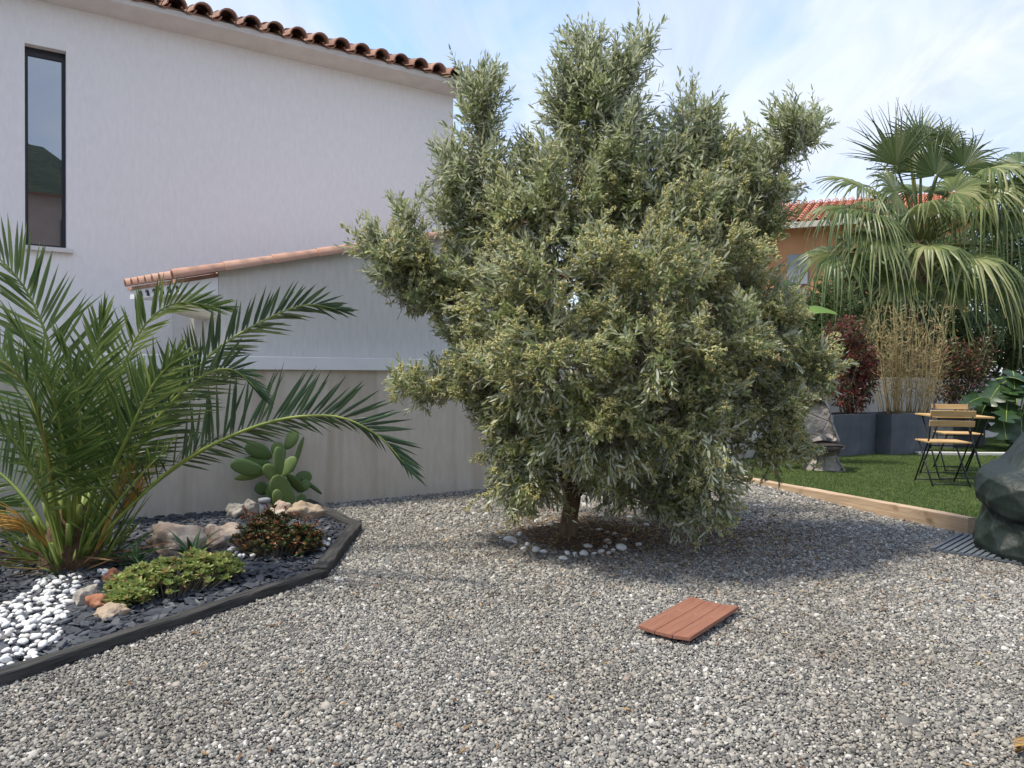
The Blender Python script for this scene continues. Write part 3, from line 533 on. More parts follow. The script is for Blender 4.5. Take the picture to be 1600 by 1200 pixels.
# lobes: px centre, px semi axes, depth offset, depth radius(m), upright, flower, shoots
LOBES = [(918, 165, 56, 95, .05, .34, 1.0, .0, 300), (968, 150, 44, 80, .1, .30, 1.0, .0, 190), (888, 130, 32, 68, .0, .22, 1.0, .0, 110), (1003, 85, 10, 30, .1, .10, 1.0, 0, 22), (915, 70, 14, 24, .0, .12, 1.0, 0, 30),
    (755, 162, 28, 58, .05, .20, 1.0, .0, 150), (742, 250, 44, 62, .0, .30, .9, .05, 190), (700, 290, 24, 55, .0, .22, .9, .0, 80), (790, 330, 62, 78, -.1, .45, .7, .3, 260),
    (622, 402, 46, 40, -.1, .30, .6, .4, 170), (665, 420, 45, 45, .1, .35, .5, .5, 150), (588, 378, 18, 22, -.1, .16, .9, .1, 45), (640, 340, 12, 22, -.05, .12, 1.0, 0, 25), (640, 462, 40, 22, -.1, .25, .2, .8, 70), (720, 440, 50, 50, .1, .4, .4, .5, 150),
    (900, 300, 90, 78, -.1, .55, .8, .25, 360), (1000, 290, 80, 78, 0, .55, .8, .3, 320), (1065, 215, 52, 70, .1, .36, .9, .05, 210), (1110, 210, 30, 52, .15, .25, 1.0, .0, 100), (1130, 280, 52, 62, .1, .4, .8, .2, 190),
    (830, 335, 60, 55, -.2, .45, .6, .3, 150), (955, 245, 75, 55, 0, .45, .9, .1, 200), (1060, 310, 70, 60, -.1, .5, .7, .3, 200), (735, 350, 55, 55, 0, .4, .7, .2, 150), (1145, 335, 45, 55, 0, .4, .7, .3, 110), (745, 520, 50, 45, -.1, .4, .3, .5, 130), (680, 455, 40, 30, 0, .3, .3, .5, 80), (850, 250, 34, 40, 0, .25, .9, .05, 70),
    (1232, 222, 34, 52, .0, .26, .9, .0, 120), (1262, 195, 16, 38, .0, .16, .9, .0, 45), (1195, 290, 46, 50, .0, .34, .7, .1, 150), (1185, 240, 26, 36, .1, .22, .9, 0, 60),
    (880, 430, 110, 90, -.6, .55, .3, .6, 430), (1010, 420, 105, 90, -.5, .6, .3, .6, 430), (1120, 400, 75, 80, -.2, .55, .4, .6, 280), (1185, 350, 45, 45, .0, .3, .5, .3, 90), (800, 470, 80, 70, -.4, .5, .2, .6, 280),
    (760, 590, 70, 45, -.3, .45, .1, .6, 220), (690, 602, 50, 26, -.2, .3, .2, .7, 110), (640, 600, 34, 14, -.2, .2, .3, .5, 40), (870, 560, 100, 80, -.8, .55, .0, .65, 420), (1000, 560, 100, 80, -.8, .55, .0, .55, 400), (1110, 540, 85, 75, -.5, .55, .1, .7, 320),
    (1195, 525, 52, 60, -.2, .45, .4, .7, 200), (1255, 570, 45, 38, -.2, .32, .4, .5, 120), (1175, 470, 60, 50, -.1, .45, .4, .6, 180), (1190, 630, 62, 55, -.3, .4, .1, .8, 210), (1215, 690, 34, 30, -.3, .25, 0, .9, 90),
    (800, 680, 50, 55, -.5, .4, -.1, .5, 190), (770, 620, 40, 50, -.3, .35, .1, .5, 110), (830, 745, 58, 38, -.45, .35, -.3, .3, 190), (1060, 670, 85, 65, -.7, .5, -.2, .4, 320), (1090, 760, 52, 48, -.55, .36, -.4, .4, 200), (1050, 800, 22, 26, -.55, .18, -.6, .3, 60), (930, 670, 85, 60, -.75, .45, -.2, .4, 300), (1120, 690, 50, 60, -.4, .4, -.1, .6, 160), (960, 745, 70, 34, -.3, .4, -.3, .15, 150), (1010, 765, 60, 28, .2, .4, -.2, .1, 120), (1105, 640, 40, 50, -.8, .25, .1, .5, 90),
    (920, 420, 150, 120, .6, .6, .5, .2, 380), (1060, 470, 130, 130, .7, .6, .4, .2, 360), (850, 560, 110, 110, .7, .5, .3, .2, 260), (1000, 640, 130, 90, .6, .5, 0, .2, 260)]
lobes = [(L3(x, y, dy), np.array([rx / FPX * OY, rd, ry / FPX * OY]), up, fl, n) for x, y, rx, ry, dy, rd, up, fl, n in LOBES]
mb = MB(); hubs = [(fork, None)]
limbs = {'l': [fork, L3(880, 740, -.05), L3(850, 660, -.1), L3(815, 560, -.1), L3(770, 440, 0), L3(752, 300, 0), L3(752, 150, 0)],
         'r': [fork, L3(925, 745, 0), L3(958, 705, -.05), L3(1010, 630, 0), L3(1070, 540, .05), L3(1130, 420, .1), L3(1200, 290, .0), L3(1250, 200, 0)],
         'c': [L3(903, 760), L3(905, 690, .1), L3(910, 580, .2), L3(915, 450, .15), L3(925, 320, .1), L3(935, 180, .05), L3(925, 70, 0)],
         'c2': [L3(930, 740), L3(960, 660, .25), L3(990, 540, .3), L3(1020, 400, .2), L3(1060, 280, .15), L3(1100, 170, .1)],
         'f': [L3(905, 758), L3(930, 700, -.3), L3(960, 640, -.5), L3(1000, 560, -.7), L3(1010, 450, -.6)],
         'f2': [L3(890, 750), L3(880, 670, -.4), L3(870, 560, -.7), L3(880, 440, -.6)],
         'll': [L3(830, 610, -.1), L3(760, 530, 0), L3(690, 460, 0), L3(620, 405, -.1), L3(585, 375, -.1)],
         'rl': [L3(1000, 640, 0), L3(1080, 610, -.1), L3(1180, 580, -.2), L3(1270, 570, -.2)]}
skel = []
for k_, pth in limbs.items():
    c = spline(pth, 22); r0 = .050 if k_ in 'lrc' else .034; rr_ = np.linspace(r0, .006, 22); mb.tube(c, rr_, 7); skel.append(c)
skel = np.concatenate(skel)
for c, ax_, up, fl, n in lobes:       # a branch from the nearest limb point below towards each lobe
    d_ = np.linalg.norm(skel - c, axis=1) + .6 * np.maximum(skel[:, 2] - c[2] + .1, 0); s = skel[np.argmin(d_)]
    if np.linalg.norm(s - c) > .08: mb.tube(spline([s, (s + c) / 2 + rng.normal(0, .03, 3), c], 7), np.linspace(.013, .005, 7), 5)
    for q in range(max(3, n // 40)):
        e = c + rdir(1)[0] * ax_ * .75; mb.tube(spline([c, (c + e) / 2 + rng.normal(0, .02, 3), e], 5), np.linspace(.006, .002, 5), 4, False)
mb.build('limbs', m_bark, root, True)
B, D, LL, UP, FLW = [], [], [], [], []
for c, ax_, up, fl, n in lobes:       # sprays of shoots, so that the crown breaks into light and dark clumps
    k = 8; ns_ = max(3, int(n * 1.0 / k)); u = rdir(ns_); r = rng.uniform(.15, 1, ns_) ** .40; p = c + u * r[:, None] * ax_; out = nrm(u / ax_)
    sd_ = nrm(out * .85 + np.array([0, 0, 1.0]) * (.8 * up) + rng.normal(0, .25, (ns_, 3)) + np.array([0, 0, .12 if up > -.2 else -.1])); n = ns_ * k
    p = np.repeat(p, k, 0) + rng.normal(0, .04, (n, 3)) - np.repeat(sd_, k, 0) * rng.uniform(0, .10, n)[:, None]; dd = nrm(np.repeat(sd_, k, 0) + rng.normal(0, .38, (n, 3)))
    l = rng.uniform(.11, .26, n) * (1.25 if up > .7 else .95); B.append(p - dd * l[:, None] * .35); D.append(dd); LL.append(l); UP.append(np.full(n, up)); FLW.append(np.repeat(np.clip(fl * rng.uniform(0, 2, ns_), 0, 1), k))
B = np.concatenate(B); D = np.concatenate(D); LL = np.concatenate(LL); UP = np.concatenate(UP); FLW = np.concatenate(FLW); nS = len(B)
bend = rng.normal(0, .25, (nS, 3)) + np.array([0, 0, 1.0]) * np.where(UP > .2, .25, np.where(UP > -.2, -.02, -.3))[:, None]
def shoot_pt(i, t): return B[i] + D[i] * (LL[i] * t)[:, None] + bend[i] * (LL[i] * t * t * .35)[:, None]
def shoot_dir(i, t): return nrm(D[i] + bend[i] * (t * .7)[:, None])
npair = np.maximum((LL / .0275).astype(int), 5); si = np.repeat(np.arange(nS), npair); ki = np.arange(len(si)) - np.repeat(np.cumsum(npair) - npair, npair); t = (ki + .6) / npair[si]
pos = shoot_pt(si, t); ax_ = shoot_dir(si, t); ref = nrm(np.cross(ax_, nrm(np.array([.3, .2, 1.0]) + .0 * ax_))); ref2 = np.cross(ax_, ref)
ang = ki * (math.pi / 2) + np.repeat(rng.uniform(0, 6.28, nS), npair) + rng.normal(0, .3, len(si)); parts = []
for sgn in (1, -1):
    rad = sgn * (np.cos(ang)[:, None] * ref + np.sin(ang)[:, None] * ref2); al = rng.normal(.80, .22, len(si)) - .35 * t
    ld = nrm(ax_ * np.cos(al)[:, None] + rad * np.sin(al)[:, None] + np.array([0, 0, -.10])); ln = nrm(ax_ - ld * np.sum(ax_ * ld, 1, keepdims=True) + rng.normal(0, .25, (len(si), 3)))
    size = rng.uniform(.048, .084, len(si)) * np.where(t > .85, .7, 1.0); keep = rng.random(len(si)) < .93
    parts.append(batch(LEAF_V, LEAF_F, pos[keep], ld[keep], ln[keep], size[keep], (size * rng.uniform(.20, .27, len(si)))[keep]))
V, Fs = join(parts); print('olive leaves', len(Fs) // 2)
tag(obj('foliage', V, Fs, m_olive, root, True), kind='stuff')
tw_v = np.array([(0, .5, -.3), (0, -.5, -.3), (0, 0, .6), (1, .2, -.1), (1, -.2, -.1), (1, 0, .25)]); tw_f = np.array([(0, 1, 4, 3), (1, 2, 5, 4), (2, 0, 3, 5)])
i_ = np.arange(nS); a0 = shoot_pt(i_, np.zeros(nS) - .25); a1 = shoot_pt(i_, np.full(nS, .55)); a2 = shoot_pt(i_, np.ones(nS))
V, Fs = join([batch(tw_v, tw_f, a0, a1 - a0, D[:, [1, 2, 0]], np.linalg.norm(a1 - a0, axis=1), .0045), batch(tw_v, tw_f, a1, a2 - a1, D[:, [1, 2, 0]], np.linalg.norm(a2 - a1, axis=1), .0025)])
tag(obj('twigs', V, Fs, m_twig, root), kind='stuff')
# flower panicles
outer = rng.random(nS) < FLW * 1.0
nf = np.where(outer, rng.integers(5, 10, nS), 0); fi = np.repeat(np.arange(nS), nf); tf_ = rng.uniform(.45, 1.05, len(fi)); fp = shoot_pt(fi, tf_); fd = nrm(rdir(len(fi)) + shoot_dir(fi, tf_) * .6); fl_ = rng.uniform(.028, .058, len(fi))
nb = 8; bi = np.repeat(np.arange(len(fi)), nb); bp = fp[bi] + fd[bi] * (fl_[bi] * rng.uniform(.25, 1, len(bi)))[:, None] + rng.normal(0, .005, (len(bi), 3))
oc_v = np.array([(.55, 0, 0), (-.3, .5, .2), (-.3, -.45, .25), (-.2, 0, -.5)]); oc_f = np.array([(0, 1, 2), (0, 3, 1), (0, 2, 3), (1, 3, 2)])
V, Fs = batch(oc_v, oc_f, bp, rdir(len(bi)), rdir(len(bi)), rng.uniform(.011, .018, len(bi)), rng.uniform(.010, .015, len(bi))); print('flowers', len(fi))
tag(obj('flowers', V, Fs, m_flower, root), kind='stuff', label='pale yellow flower clusters')

# soil and dry litter below the olive
a = np.linspace(0, 6.28, 40, endpoint=False); rr_ = 1 + .08 * np.sin(a * 3) + .06 * np.sin(a * 7 + 1); cx, cy = gp(895, 838)[:2]
V = [(cx, cy, .035)] + [(cx + .30 * math.cos(t_) * r_, cy + .34 * math.sin(t_) * r_, .030) for t_, r_ in zip(a, rr_)] + [(cx + .46 * math.cos(t_) * r_, cy + .56 * math.sin(t_) * r_, .004) for t_, r_ in zip(a, rr_)]
Fs = [(0, 1 + i, 1 + (i + 1) % 40) for i in range(40)] + [(1 + i, 41 + i, 41 + (i + 1) % 40, 1 + (i + 1) % 40) for i in range(40)]
tag(obj('soil', V, Fs, m_soil, smooth_=True), kind='structure')
nl = 6500; P = np.concatenate([rng.normal((cx + .15, cy + .05), (.38, .42), (nl // 2, 2)), rng.normal((cx + .95, cy + .05), (.55, .45), (nl // 2, 2)), np.column_stack([rng.uniform(-1.5, 3.4, 420), rng.uniform(2.2, 6.5, 420)]), rng.normal((1.7, 5.1), (1.0, .7), (800, 2))]); k = (P @ WN < WC - .1) & ~inpoly(BED, P[:, 0], P[:, 1]) & ~inpoly(LP, P[:, 0], P[:, 1]); P = P[k]; nl = len(P)
dd = rdir(nl); dd[:, 2] *= .22; up_ = np.array([0, 0, 1.0]) + rng.normal(0, .3, (nl, 3))
V, Fs = batch(LEAF_V, LEAF_F, np.column_stack([P, gz(P[:, 0], P[:, 1]) + rng.uniform(.014, .028, nl) + .022 * (np.hypot((P[:, 0] - cx) / .42, (P[:, 1] - cy) / .5) < 1)]), dd, up_, rng.uniform(.025, .055, nl), rng.uniform(.005, .012, nl))
tag(obj('leaf_litter', V, Fs, m_litter), 'brown dry leaves littering the ground below the olive', 'leaf litter', kind='stuff')

# ------------------------------------------------------------------ date palm
PB = gp(112, 888); root = thing('date_palm', 'young date palm with arching feather fronds in the slate bed', 'palm', (PB[0], PB[1], 0))
mb = MB(); prof = [(.20, 0), (.19, .06), (.165, .14), (.14, .24), (.10, .34), (.05, .42)]; mb.lathe(prof, 16); mb.build('trunk', m_fibre, root, True)
ll_v = np.array([(0, .16, 0), (0, -.16, 0), (.25, .5, .10), (.25, 0, -.12), (.25, -.5, .10), (.65, .40, .0), (.65, 0, -.16), (.65, -.40, .0), (1, 0, -.28)]); ll_f = np.array([(0, 3, 3, 2)])
LLF = np.array([(0, 1, 3, 3), (0, 3, 2, 2)])
ll_q = np.array([(2, 3, 6, 5), (3, 4, 7, 6)]); ll_t = [(0, 3, 2), (0, 1, 3), (1, 4, 3), (5, 6, 8), (6, 7, 8)]
LLT = np.array(ll_t + [(2, 3, 6), (2, 6, 5), (3, 4, 7), (3, 7, 6)])
def frond(path, lmax, mat, rmat, roll=0.0, gap=.027, start=.24, wid=.021, vee=.5, rr0=.016, droop=.0, seed=0):
    r = np.random.default_rng(seed); c = spline([at(x, y, Y) - np.array([PB[0], PB[1], 0]) for x, y, Y in path], 60); seg = np.linalg.norm(np.diff(c, axis=0), axis=1); arc = np.concatenate([[0], np.cumsum(seg)]); Ltot = arc[-1]
    rb = MB(); rb.tube(c[::2], np.linspace(rr0, .0025, 30), 6); fo = rb.build('frond', rmat, root, True)
    n = int(Ltot * (1 - start) / gap); out = []
    for sd in (1, -1):
        t = np.linspace(start, 1.0, n) + r.normal(0, .25 / n, n); t = np.clip(t, 0, 1); s = t * Ltot; P = np.stack([np.interp(s, arc, c[:, k]) for k in range(3)], -1); T = nrm(np.stack([np.interp(s, arc, np.gradient(c[:, k], arc)) for k in range(3)], -1))
        side = nrm(np.cross(T, np.array([0, 0, 1.0]))); upv = np.cross(side, T); q = math.cos(roll), math.sin(roll); side, upv = side * q[0] + upv * q[1], upv * q[0] - side * q[1]
        al = np.interp(t, [start, .5, .85, 1], [1.15, .95, .62, .18]) + r.normal(0, .10, n); v = vee + r.normal(0, .16, n)
        dirn = T * np.cos(al)[:, None] + np.sin(al)[:, None] * (sd * side * np.cos(v)[:, None] + upv * np.sin(v)[:, None]); dirn[:, 2] -= droop * r.uniform(.5, 1.3, n); low = .60 if (seed == 0 and sd < 0) else 1.0
        L = low * lmax * np.interp(t, [start, start + .1, .5, .85, 1], [.75, .95, 1, .72, .45]) * r.uniform(.85, 1.1, n)
        out.append(batch(ll_v, LLT, P, dirn, upv + .3 * sd * -side + r.normal(0, .15, (n, 3)), L, wid * r.uniform(.8, 1.15, n), wid * 1.6))
    V, Fs = join(out); tag(obj('leaflets', V, Fs, mat, fo, False), kind='stuff'); return fo
FR = [([(138, 868, 4.78), (215, 778, 4.72), (310, 707, 4.65), (420, 660, 4.58), (520, 650, 4.5), (590, 680, 4.45), (634, 728, 4.42)], 0.40, m_date2, 1.20, 0.41),
      ([(130, 865, 4.8), (205, 720, 4.9), (270, 620, 5.0), (340, 545, 5.1), (420, 497, 5.2), (480, 476, 5.25), (528, 484, 5.3)], 0.34, m_date2, 1.10, 0.34),
      ([(128, 865, 4.75), (190, 740, 4.6), (250, 650, 4.5), (310, 592, 4.4), (362, 577, 4.35), (405, 612, 4.3)], 0.34, m_date2, 0.95, 0.22),
      ([(120, 860, 4.9), (150, 700, 5.1), (185, 590, 5.25), (225, 510, 5.35), (275, 474, 5.4), (345, 480, 5.4)], 0.34, m_date, 1.05, 0.38),
      ([(105, 860, 4.8), (105, 720, 4.8), (92, 600, 4.75), (55, 480, 4.7), (0, 405, 4.6), (-70, 370, 4.5)], 0.47, m_date, 1.00, 0.30),
      ([(115, 860, 4.75), (128, 740, 4.72), (142, 640, 4.65), (150, 560, 4.6), (160, 500, 4.55)], 0.38, m_date, 0.50, 0.38),
      ([(110, 860, 4.7), (105, 750, 4.55), (92, 660, 4.4), (68, 580, 4.2), (30, 520, 4.05)], 0.45, m_date, 0.80, 0.30),
      ([(100, 862, 4.75), (82, 760, 4.6), (68, 680, 4.45), (42, 605, 4.3), (-10, 560, 4.2), (-80, 565, 4.1)], 0.40, m_date, 0.90, 0.15),
      ([(120, 862, 4.85), (140, 740, 4.95), (160, 650, 5.05), (185, 570, 5.15), (205, 510, 5.2)], 0.40, m_date, -0.70, 0.38),
      ([(125, 865, 4.75), (165, 760, 4.6), (205, 670, 4.45), (240, 600, 4.3), (275, 560, 4.2)], 0.38, m_date, 0.80, 0.30),
      ([(90, 868, 4.8), (40, 780, 4.85), (-30, 720, 4.9), (-120, 700, 4.9)], 0.40, m_date, 1.00, 0.30),
      ([(95, 866, 4.9), (62, 740, 5.05), (15, 640, 5.2), (-50, 560, 5.3), (-140, 540, 5.3)], 0.47, m_date, 1.00, 0.30),
      ([(128, 868, 4.85), (180, 760, 4.95), (225, 680, 5.1), (285, 618, 5.2), (355, 590, 5.3)], 0.31, m_date2, -0.90, 0.22),
      ([(112, 860, 4.95), (105, 700, 5.1), (75, 570, 5.25), (35, 480, 5.35), (-30, 430, 5.4)], 0.45, m_date, 0.90, 0.38),
      ([(108, 860, 4.72), (118, 760, 4.6), (125, 680, 4.5), (118, 600, 4.4), (95, 540, 4.3)], 0.36, m_date, 0.60, 0.30),
      ([(122, 862, 4.8), (150, 760, 4.75), (180, 680, 4.7), (215, 620, 4.68), (255, 590, 4.66)], 0.34, m_date, 0.90, 0.38),
      ([(98, 864, 4.7), (70, 780, 4.5), (30, 700, 4.3), (-30, 640, 4.15)], 0.40, m_date, 0.70, 0.22),
      ([(102, 862, 4.9), (88, 740, 5.0), (55, 640, 5.1), (10, 560, 5.2), (-40, 510, 5.2)], 0.40, m_date, 0.80, 0.30)]
for i, (pth, lm, mt, rl, ve) in enumerate(FR):
    if i in (8, 11, 13): continue
    frond(pth, lm, mt, m_rachisy if i == 7 else m_rachis, rl, vee=ve, seed=i, start=.36 if i in (0, 1, 2, 12) else .28, rr0=.017, wid=.0205)
# short spiny lower leaflets crossing near the crown base
frond([(128, 870, 4.72), (195, 800, 4.62), (265, 735, 4.55), (330, 690, 4.5)], .30, m_date2, m_rachis, 0, gap=.055, start=.2, wid=.012, vee=.9, seed=40, droop=.1)
frond([(122, 872, 4.70), (172, 800, 4.6), (222, 740, 4.5), (262, 700, 4.45)], .26, m_date, m_rachis, 0, gap=.05, start=.2, wid=.011, vee=.9, seed=41)
def strands(path, n, spread, mat, name, seed):
    r = np.random.default_rng(seed); c = spline([at(x, y, Y) - np.array([PB[0], PB[1], 0]) for x, y, Y in path], 14); mbs = MB()
    for i in range(n):
        e = r.normal(0, spread, 3); t = np.linspace(0, 1, 14)[:, None] ** 1.6; k = r.integers(9, 15); mbs.tube((c + e * t)[:k], np.linspace(.005, .0018, k), 4)
    return mbs.build(name, mat, root)
strands([(148, 862, 4.68), (175, 800, 4.62), (195, 750, 4.58), (212, 712, 4.55)], 34, .045, m_dry, 'dry_flower_stalk', 1)
strands([(152, 858, 4.70), (190, 800, 4.66), (215, 760, 4.62), (232, 725, 4.6)], 26, .03, m_dry, 'dry_flower_stalk', 2)
strands([(90, 868, 4.62), (50, 830, 4.5), (10, 812, 4.42), (-50, 815, 4.35)], 46, .06, m_dry, 'dry_flower_stalk', 3)
strands([(98, 850, 4.9), (80, 790, 4.98), (65, 735, 5.05), (48, 690, 5.1)], 24, .05, m_dry, 'dry_flower_stalk', 4)
r = np.random.default_rng(9)       # grassy green and dry blades at the foot
nb = 170; a = r.uniform(0, 6.28, nb); rad = r.uniform(.08, .24, nb); O = np.stack([np.cos(a) * rad, np.sin(a) * rad, r.uniform(0, .12, nb)], -1); Dd = np.stack([np.cos(a), np.sin(a), r.uniform(.15, 2.2, nb)], -1)
V, Fs = batch(ll_v, LLT, O[:110], Dd[:110], rdir(110), r.uniform(.25, .60, 110), .014); obj('basal_blades', V, Fs, m_date, root)
V, Fs = batch(ll_v, LLT, O[110:], Dd[110:] * np.array([1, 1, .25]), rdir(60), r.uniform(.2, .5, 60), .012); obj('dry_blades', V, Fs, m_litter, root)
mb = MB()
for i in range(26):                # cut leaf bases
    t_ = i * 2.4; z_ = .02 + .013 * i; rr_ = .19 - .004 * i; mb.tube([(rr_ * .7 * math.cos(t_), rr_ * .7 * math.sin(t_), z_), (rr_ * 1.25 * math.cos(t_), rr_ * 1.25 * math.sin(t_), z_ + .09), (rr_ * 1.4 * math.cos(t_), rr_ * 1.4 * math.sin(t_), z_ + .17)], (.03, .022, .014), 6)
mb.build('leaf_bases', m_rachis, root, True)

# ------------------------------------------------------------------ prickly pear and other bed plants
def pad_mesh(seed):
    V, Fs = ICO[3]; V = V.copy(); t = (V[:, 2] + 1) / 2; V[:, 0] *= .44 + .20 * t; V[:, 1] *= .12; V[:, 2] = t; r = np.random.default_rng(seed); V[:, 0] += .05 * np.sin(t * 5 + r.uniform(0, 6)); V[:, 1] += .06 * np.sin(t * 3.1 + r.uniform(0, 6)); return mesh('pad', V, Fs, m_cactus, True)
pads = [pad_mesh(i) for i in range(5)]
CB = gp(450, 803); root = thing('prickly_pear', 'prickly pear cactus with broad green pads growing against the wall', 'cactus', (CB[0], CB[1], 0)); CY = CB[1]
def wallY(x): r_ = ray(x, 700); return WC / (WN @ r_[:2]) * r_[1]
def pad(x0, y0, x1, y1, wpx, dy=0.0, yaw=0.0, i=0, lean=0.0):
    a = at(x0, y0, wallY(x0) - .20 + dy); b_ = at(x1, y1, wallY(x1) - .20 + dy + lean); z_ = b_ - a; L = np.linalg.norm(z_); z_ /= L; x_ = nrm(np.cross(z_, nrm(a - np.array([0, 0, CAM_H])))); y_ = np.cross(z_, x_); x_, y_ = x_ * math.cos(yaw) + y_ * math.sin(yaw), y_ * math.cos(yaw) - x_ * math.sin(yaw); wd = wpx / FPX * CY
    o = inst('pad', pads[i % 5], root); sx = wd / 1.1; Mx = Matrix(((x_[0] * sx, y_[0] * .14, z_[0] * L, a[0] - CB[0]), (x_[1] * sx, y_[1] * .14, z_[1] * L, a[1] - CB[1]), (x_[2] * sx, y_[2] * .14, z_[2] * L, a[2]), (0, 0, 0, 1))); o.matrix_local = Mx
PADS = [(452, 800, 432, 742, 34, -.12, .2), (432, 795, 433, 764, 16, -.18, .3), (470, 795, 471, 771, 18, -.05, .5), (412, 735, 360, 726, 24, -.02, 0), (414, 740, 366, 748, 11, .0, 0), (424, 728, 380, 718, 20, .06, 0), (425, 716, 384, 694, 24, .05, 0), (432, 752, 414, 726, 20, -.08, .2), (438, 742, 434, 698, 18, -.14, .3), (442, 744, 460, 713, 20, -.10, -.3), (438, 722, 434, 690, 22, .04, .2), (446, 702, 464, 672, 20, .05, -.2), (455, 738, 476, 682, 11, .03, 1.0), (448, 738, 474, 770, 18, -.10, .6), (458, 756, 486, 740, 22, .05, 0), (470, 745, 503, 773, 7, .02, .3), (464, 768, 484, 752, 16, .0, 0), (418, 770, 400, 758, 20, .05, 0), (424, 790, 422, 755, 16, -.02, .3), (440, 772, 420, 756, 18, .06, 0)]
for i, p in enumerate(PADS): pad(*p[:5], dy=p[5], yaw=p[6], i=i)
# second clump showing at the left edge of the picture
CB2 = CB; CB = np.array([*W(-1.25 + .9, WC - .28)[:2], 0.0]); CB = gp(5, 848); CY = CB[1]; root = thing('prickly_pear', 'dark cactus pads at the left picture edge behind the date palm', 'cactus', (CB[0], CB[1], 0))
for i, p in enumerate([(-10, 832, -4, 780, 26, 0, .2), (-8, 788, 42, 776, 16, -.02, 0), (-6, 786, -40, 768, 22, 0, 0)]): pad(*p[:5], dy=p[5], yaw=p[6], i=i + 2)

def rosette_plant(name, label, cat, P, Rz, n, leafL, leafW, mat, stem, seed, tv=LEAF_V, tf=LEAF_F, rise=.55, base=(0, 0, 0), k=14):
    r = np.random.default_rng(seed); root = thing(name, label, cat, base); P = np.asarray(P) - np.array(base); out = []
    for p in P:
        a = np.arange(k) * 2.4 + r.uniform(0, 6); el = np.linspace(.05, 1.25, k) + r.normal(0, .12, k); tilt = r.normal(0, .3, 3)
        D_ = np.stack([np.cos(a) * np.cos(el), np.sin(a) * np.cos(el), np.sin(el)], -1) + tilt; Z_ = np.stack([-np.cos(a) * np.sin(el), -np.sin(a) * np.sin(el), np.cos(el)], -1)
        out.append(batch(tv, tf, np.repeat(p[None], k, 0), D_, Z_, leafL * r.uniform(.7, 1.15, k) * np.linspace(1.1, .6, k), leafW * r.uniform(.8, 1.1, k)))
    V, Fs = join(out); tag(obj('foliage', V, Fs, mat, root, True), kind='stuff'); mb = MB()
    for p in P: mb.tube([(p[0] * .55, p[1] * .55, 0), p * np.array([.8, .8, .55]), p], (.005, .004, .003), 4, False)
    mb.build('stems', stem, root); return root
SPAT_V = np.array([(0, .12, 0), (0, -.12, 0), (.55, .45, .10), (.55, -.45, .10), (.85, .42, .12), (.85, -.42, .12), (1, 0, .05), (.55, 0, -.25), (.85, 0, -.12)]); SPAT_T = np.array([(0, 1, 7), (0, 7, 2), (1, 3, 7), (2, 7, 8), (2, 8, 4), (7, 3, 5), (7, 5, 8), (4, 8, 6), (8, 5, 6)])
def mound(cells, n, zf, seed):
    r = np.random.default_rng(seed); out = []
    while len(out) < n:
        x, y, rx, ry, h = cells[r.integers(len(cells))]; u = r.uniform(-1, 1, 2)
        if u @ u > 1: continue
        q = gp(x, y); k = q[1] / FPX; out.append((q[0] + u[0] * rx * k, q[1] + u[1] * ry, .03 + h * math.sqrt(max(0, 1 - u @ u * .9)) * r.uniform(.55, 1.0)))
    return np.array(out)
b = gp(265, 935); rosette_plant('sedum_clump', 'low spreading light green sedum at the front of the bed', 'succulent', mound([(215, 940, 44, .17, .15), (260, 932, 52, .24, .20), (310, 922, 52, .22, .19), (345, 914, 30, .14, .15), (205, 953, 32, .10, .10)], 330, .1, 5), 0, 0, .046, .020, m_sedum, m_twig, 6, SPAT_V, SPAT_T, base=(b[0], b[1], 0))
b = gp(432, 868); rosette_plant('jade_bush', 'dark green and reddish succulent bush in front of the solar lamp', 'succulent', mound([(400, 870, 36, .16, .22), (440, 876, 46, .2, .22), (475, 868, 32, .16, .18), (425, 858, 32, .1, .27)], 260, .1, 8), 0, 0, .040, .024, m_jade, m_twig, 9, SPAT_V, SPAT_T, base=(b[0], b[1], 0), k=11)
b = gp(408, 850); rosette_plant('red_succulent', 'thin reddish succulent sprigs rising in front of the pink rock', 'succulent', mound([(395, 846, 24, .1, .26), (420, 848, 30, .1, .28), (450, 852, 34, .1, .25), (478, 858, 26, .1, .2)], 46, .1, 12), 0, 0, .030, .012, M('red_sprig', (.3, .1, .05), rough=.5, island=[(0, (.22, .07, .04)), (.6, (.36, .13, .07)), (1, (.5, .28, .14))]), m_twig, 13, SPAT_V, SPAT_T, base=(b[0], b[1], 0), k=9)
def strap_plant(name, label, px, py, leaves, mat, seed, cat='succulent'):
    b = gp(px, py); root = thing(name, label, cat, (b[0], b[1], 0)); r = np.random.default_rng(seed)
    for a, el, L, wd in leaves:
        n = 9; t = np.linspace(0, 1, n); d0 = np.array([math.cos(a), math.sin(a)]); e = el - t * r.uniform(.3, .9); x = np.cumsum(np.cos(e)) * L / n; z_ = .03 + np.cumsum(np.sin(e)) * L / n; V = []
        for i in range(n):
            wv = wd * min(1, (1 - t[i]) * 1.6 + .02); c = np.array([d0[0] * x[i], d0[1] * x[i], z_[i]]); s = np.array([-d0[1], d0[0], 0]) * wv; upz = np.array([0, 0, wv * .45]); V += [c - s + upz, c - np.array([0, 0, wv * .3]), c + s + upz, c + np.array([0, 0, wv * .05])]
        Fs = [(i * 4 + j, i * 4 + (j + 1) % 4, i * 4 + 4 + (j + 1) % 4, i * 4 + 4 + j) for i in range(n - 1) for j in range(4)] + [(0, 1, 2, 3), tuple(range(4 * n - 4, 4 * n))[::-1]]
        obj('leaf', V, Fs, mat, root, True)
    return root
r = np.random.default_rng(21)
